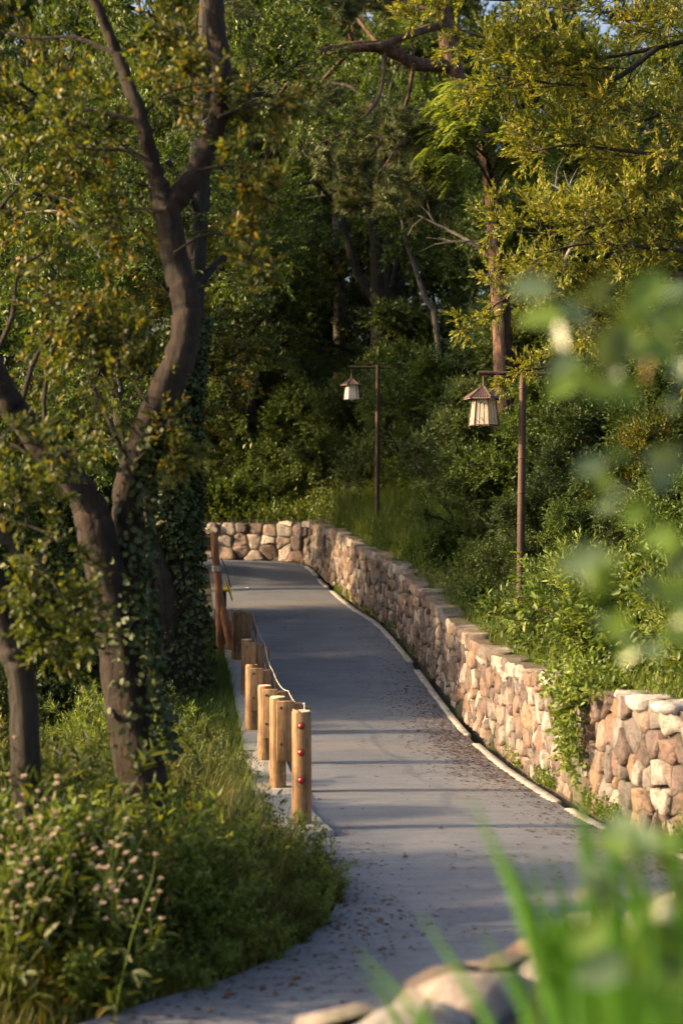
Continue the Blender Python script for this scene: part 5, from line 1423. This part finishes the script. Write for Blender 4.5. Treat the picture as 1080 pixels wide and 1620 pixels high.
M['fgleaf'] = leaf_mat('near_leaf', [(0.1, (0.05, 0.11, 0.02)), (0.5, (0.09, 0.16, 0.03)), (0.9, (0.14, 0.2, 0.04))], .4, .3)
M['fgsheen'] = leaf_mat('near_leaf_sky_sheen', [(0.1, (0.06, 0.1, 0.05)), (0.5, (0.09, 0.14, 0.075)), (0.9, (0.13, 0.18, 0.11))], .25, .3)  # greyish paleness painted in for sky reflecting off some leaves
M['fgbrown'] = leaf_mat('near_leaf_brown', [(0.1, (0.1, 0.075, 0.05)), (0.5, (0.14, 0.1, 0.07)), (0.9, (0.18, 0.13, 0.09))], .2, .4)
mats = ['fgleaf', 'fgsheen', 'fgbrown']
zz = 2.0
spray_thing('leafy_spray', [PX(1240, 1000, zz), PX(1190, 760, zz), PX(1110, 590, zz), PX(1010, 500, zz + .05), PX(900, 470, zz + .1)],
            [(840, 455, zz + .1, 1, .9), (885, 530, zz + .1, 1, .7), (1020, 590, zz, 2, .8), (1010, 480, zz, 0, .9), (950, 460, zz, 1, .7), (1050, 505, zz, 1, .8), (905, 580, zz + .1, 0, .6), (990, 520, zz, 0, .9), (1075, 590, zz, 1, .8), (970, 600, zz + .1, 1, .6), (1070, 460, zz, 1, .6)] + scatter(12, 850, 1085, 440, 640, zz),
            'blurred leafy spray hanging in close at the right edge', mats, .075)
spray_thing('leafy_spray', [PX(1230, 1150, zz), PX(1160, 960, zz), PX(1080, 860, zz), PX(980, 780, zz), PX(920, 730, zz + .1)],
            [(935, 735, zz, 1, .9), (980, 720, zz, 0, .7), (1045, 760, zz, 1, 1.0), (1060, 860, zz, 0, 1.1), (1010, 800, zz, 0, .7), (960, 800, zz + .1, 1, .6), (1070, 720, zz, 1, .7), (1030, 930, zz, 1, .8), (960, 980, zz + .1, 1, .7), (990, 1010, zz, 1, .6), (1075, 1000, zz, 0, 1.0), (1060, 640, zz, 1, .5)] + scatter(16, 900, 1085, 680, 1040, zz),
            'lower blurred leafy spray close at the right edge, before the bushes', mats, .06)
zz = 1.9
spray_thing('broad_leaved_plant', [np.array([px_x(1060, zz), zz, gz(px_x(1060, zz), zz)]), PX(1040, 1560, zz), PX(1010, 1420, zz), PX(990, 1300, zz)], scatter(26, 930, 1090, 1300, 1620, zz),
            'blurred broad-leaved plant in the lower right corner close to the viewer', mats, .08)
spray_thing('broad_leaved_plant', [np.array([px_x(860, 2.2), 2.2, gz(px_x(860, 2.2), 2.2)]), PX(850, 1600, 2.2), PX(840, 1520, 2.2), PX(830, 1440, 2.2)], scatter(9, 850, 980, 1500, 1620, 2.2),
            'blurred low leafy plant beside the pale near stones', mats, .07)
# pale flower cluster on a weed by the near grass
x = px_x(945, 2.7); g_ = gz(x, 2.7); t = empty('flowering_weed', (x, 2.7, g_)); tag(t, 'blurred whitish flower cluster among the near grass', 'flower')
c = PX(940, 1430, 2.7) - np.array([x, 2.7, g_])
obj('stem', mesh_np('stem', tube([(0, 0, -.02), c * .6, c], .004, 6)), M['grass'], t)
for _ in range(16):
    o = obj('flower_head', heads_me[int(rng.integers(0, 3))], None, t, c + rng.normal(0, .024, 3)); o.scale = (.9,) * 3
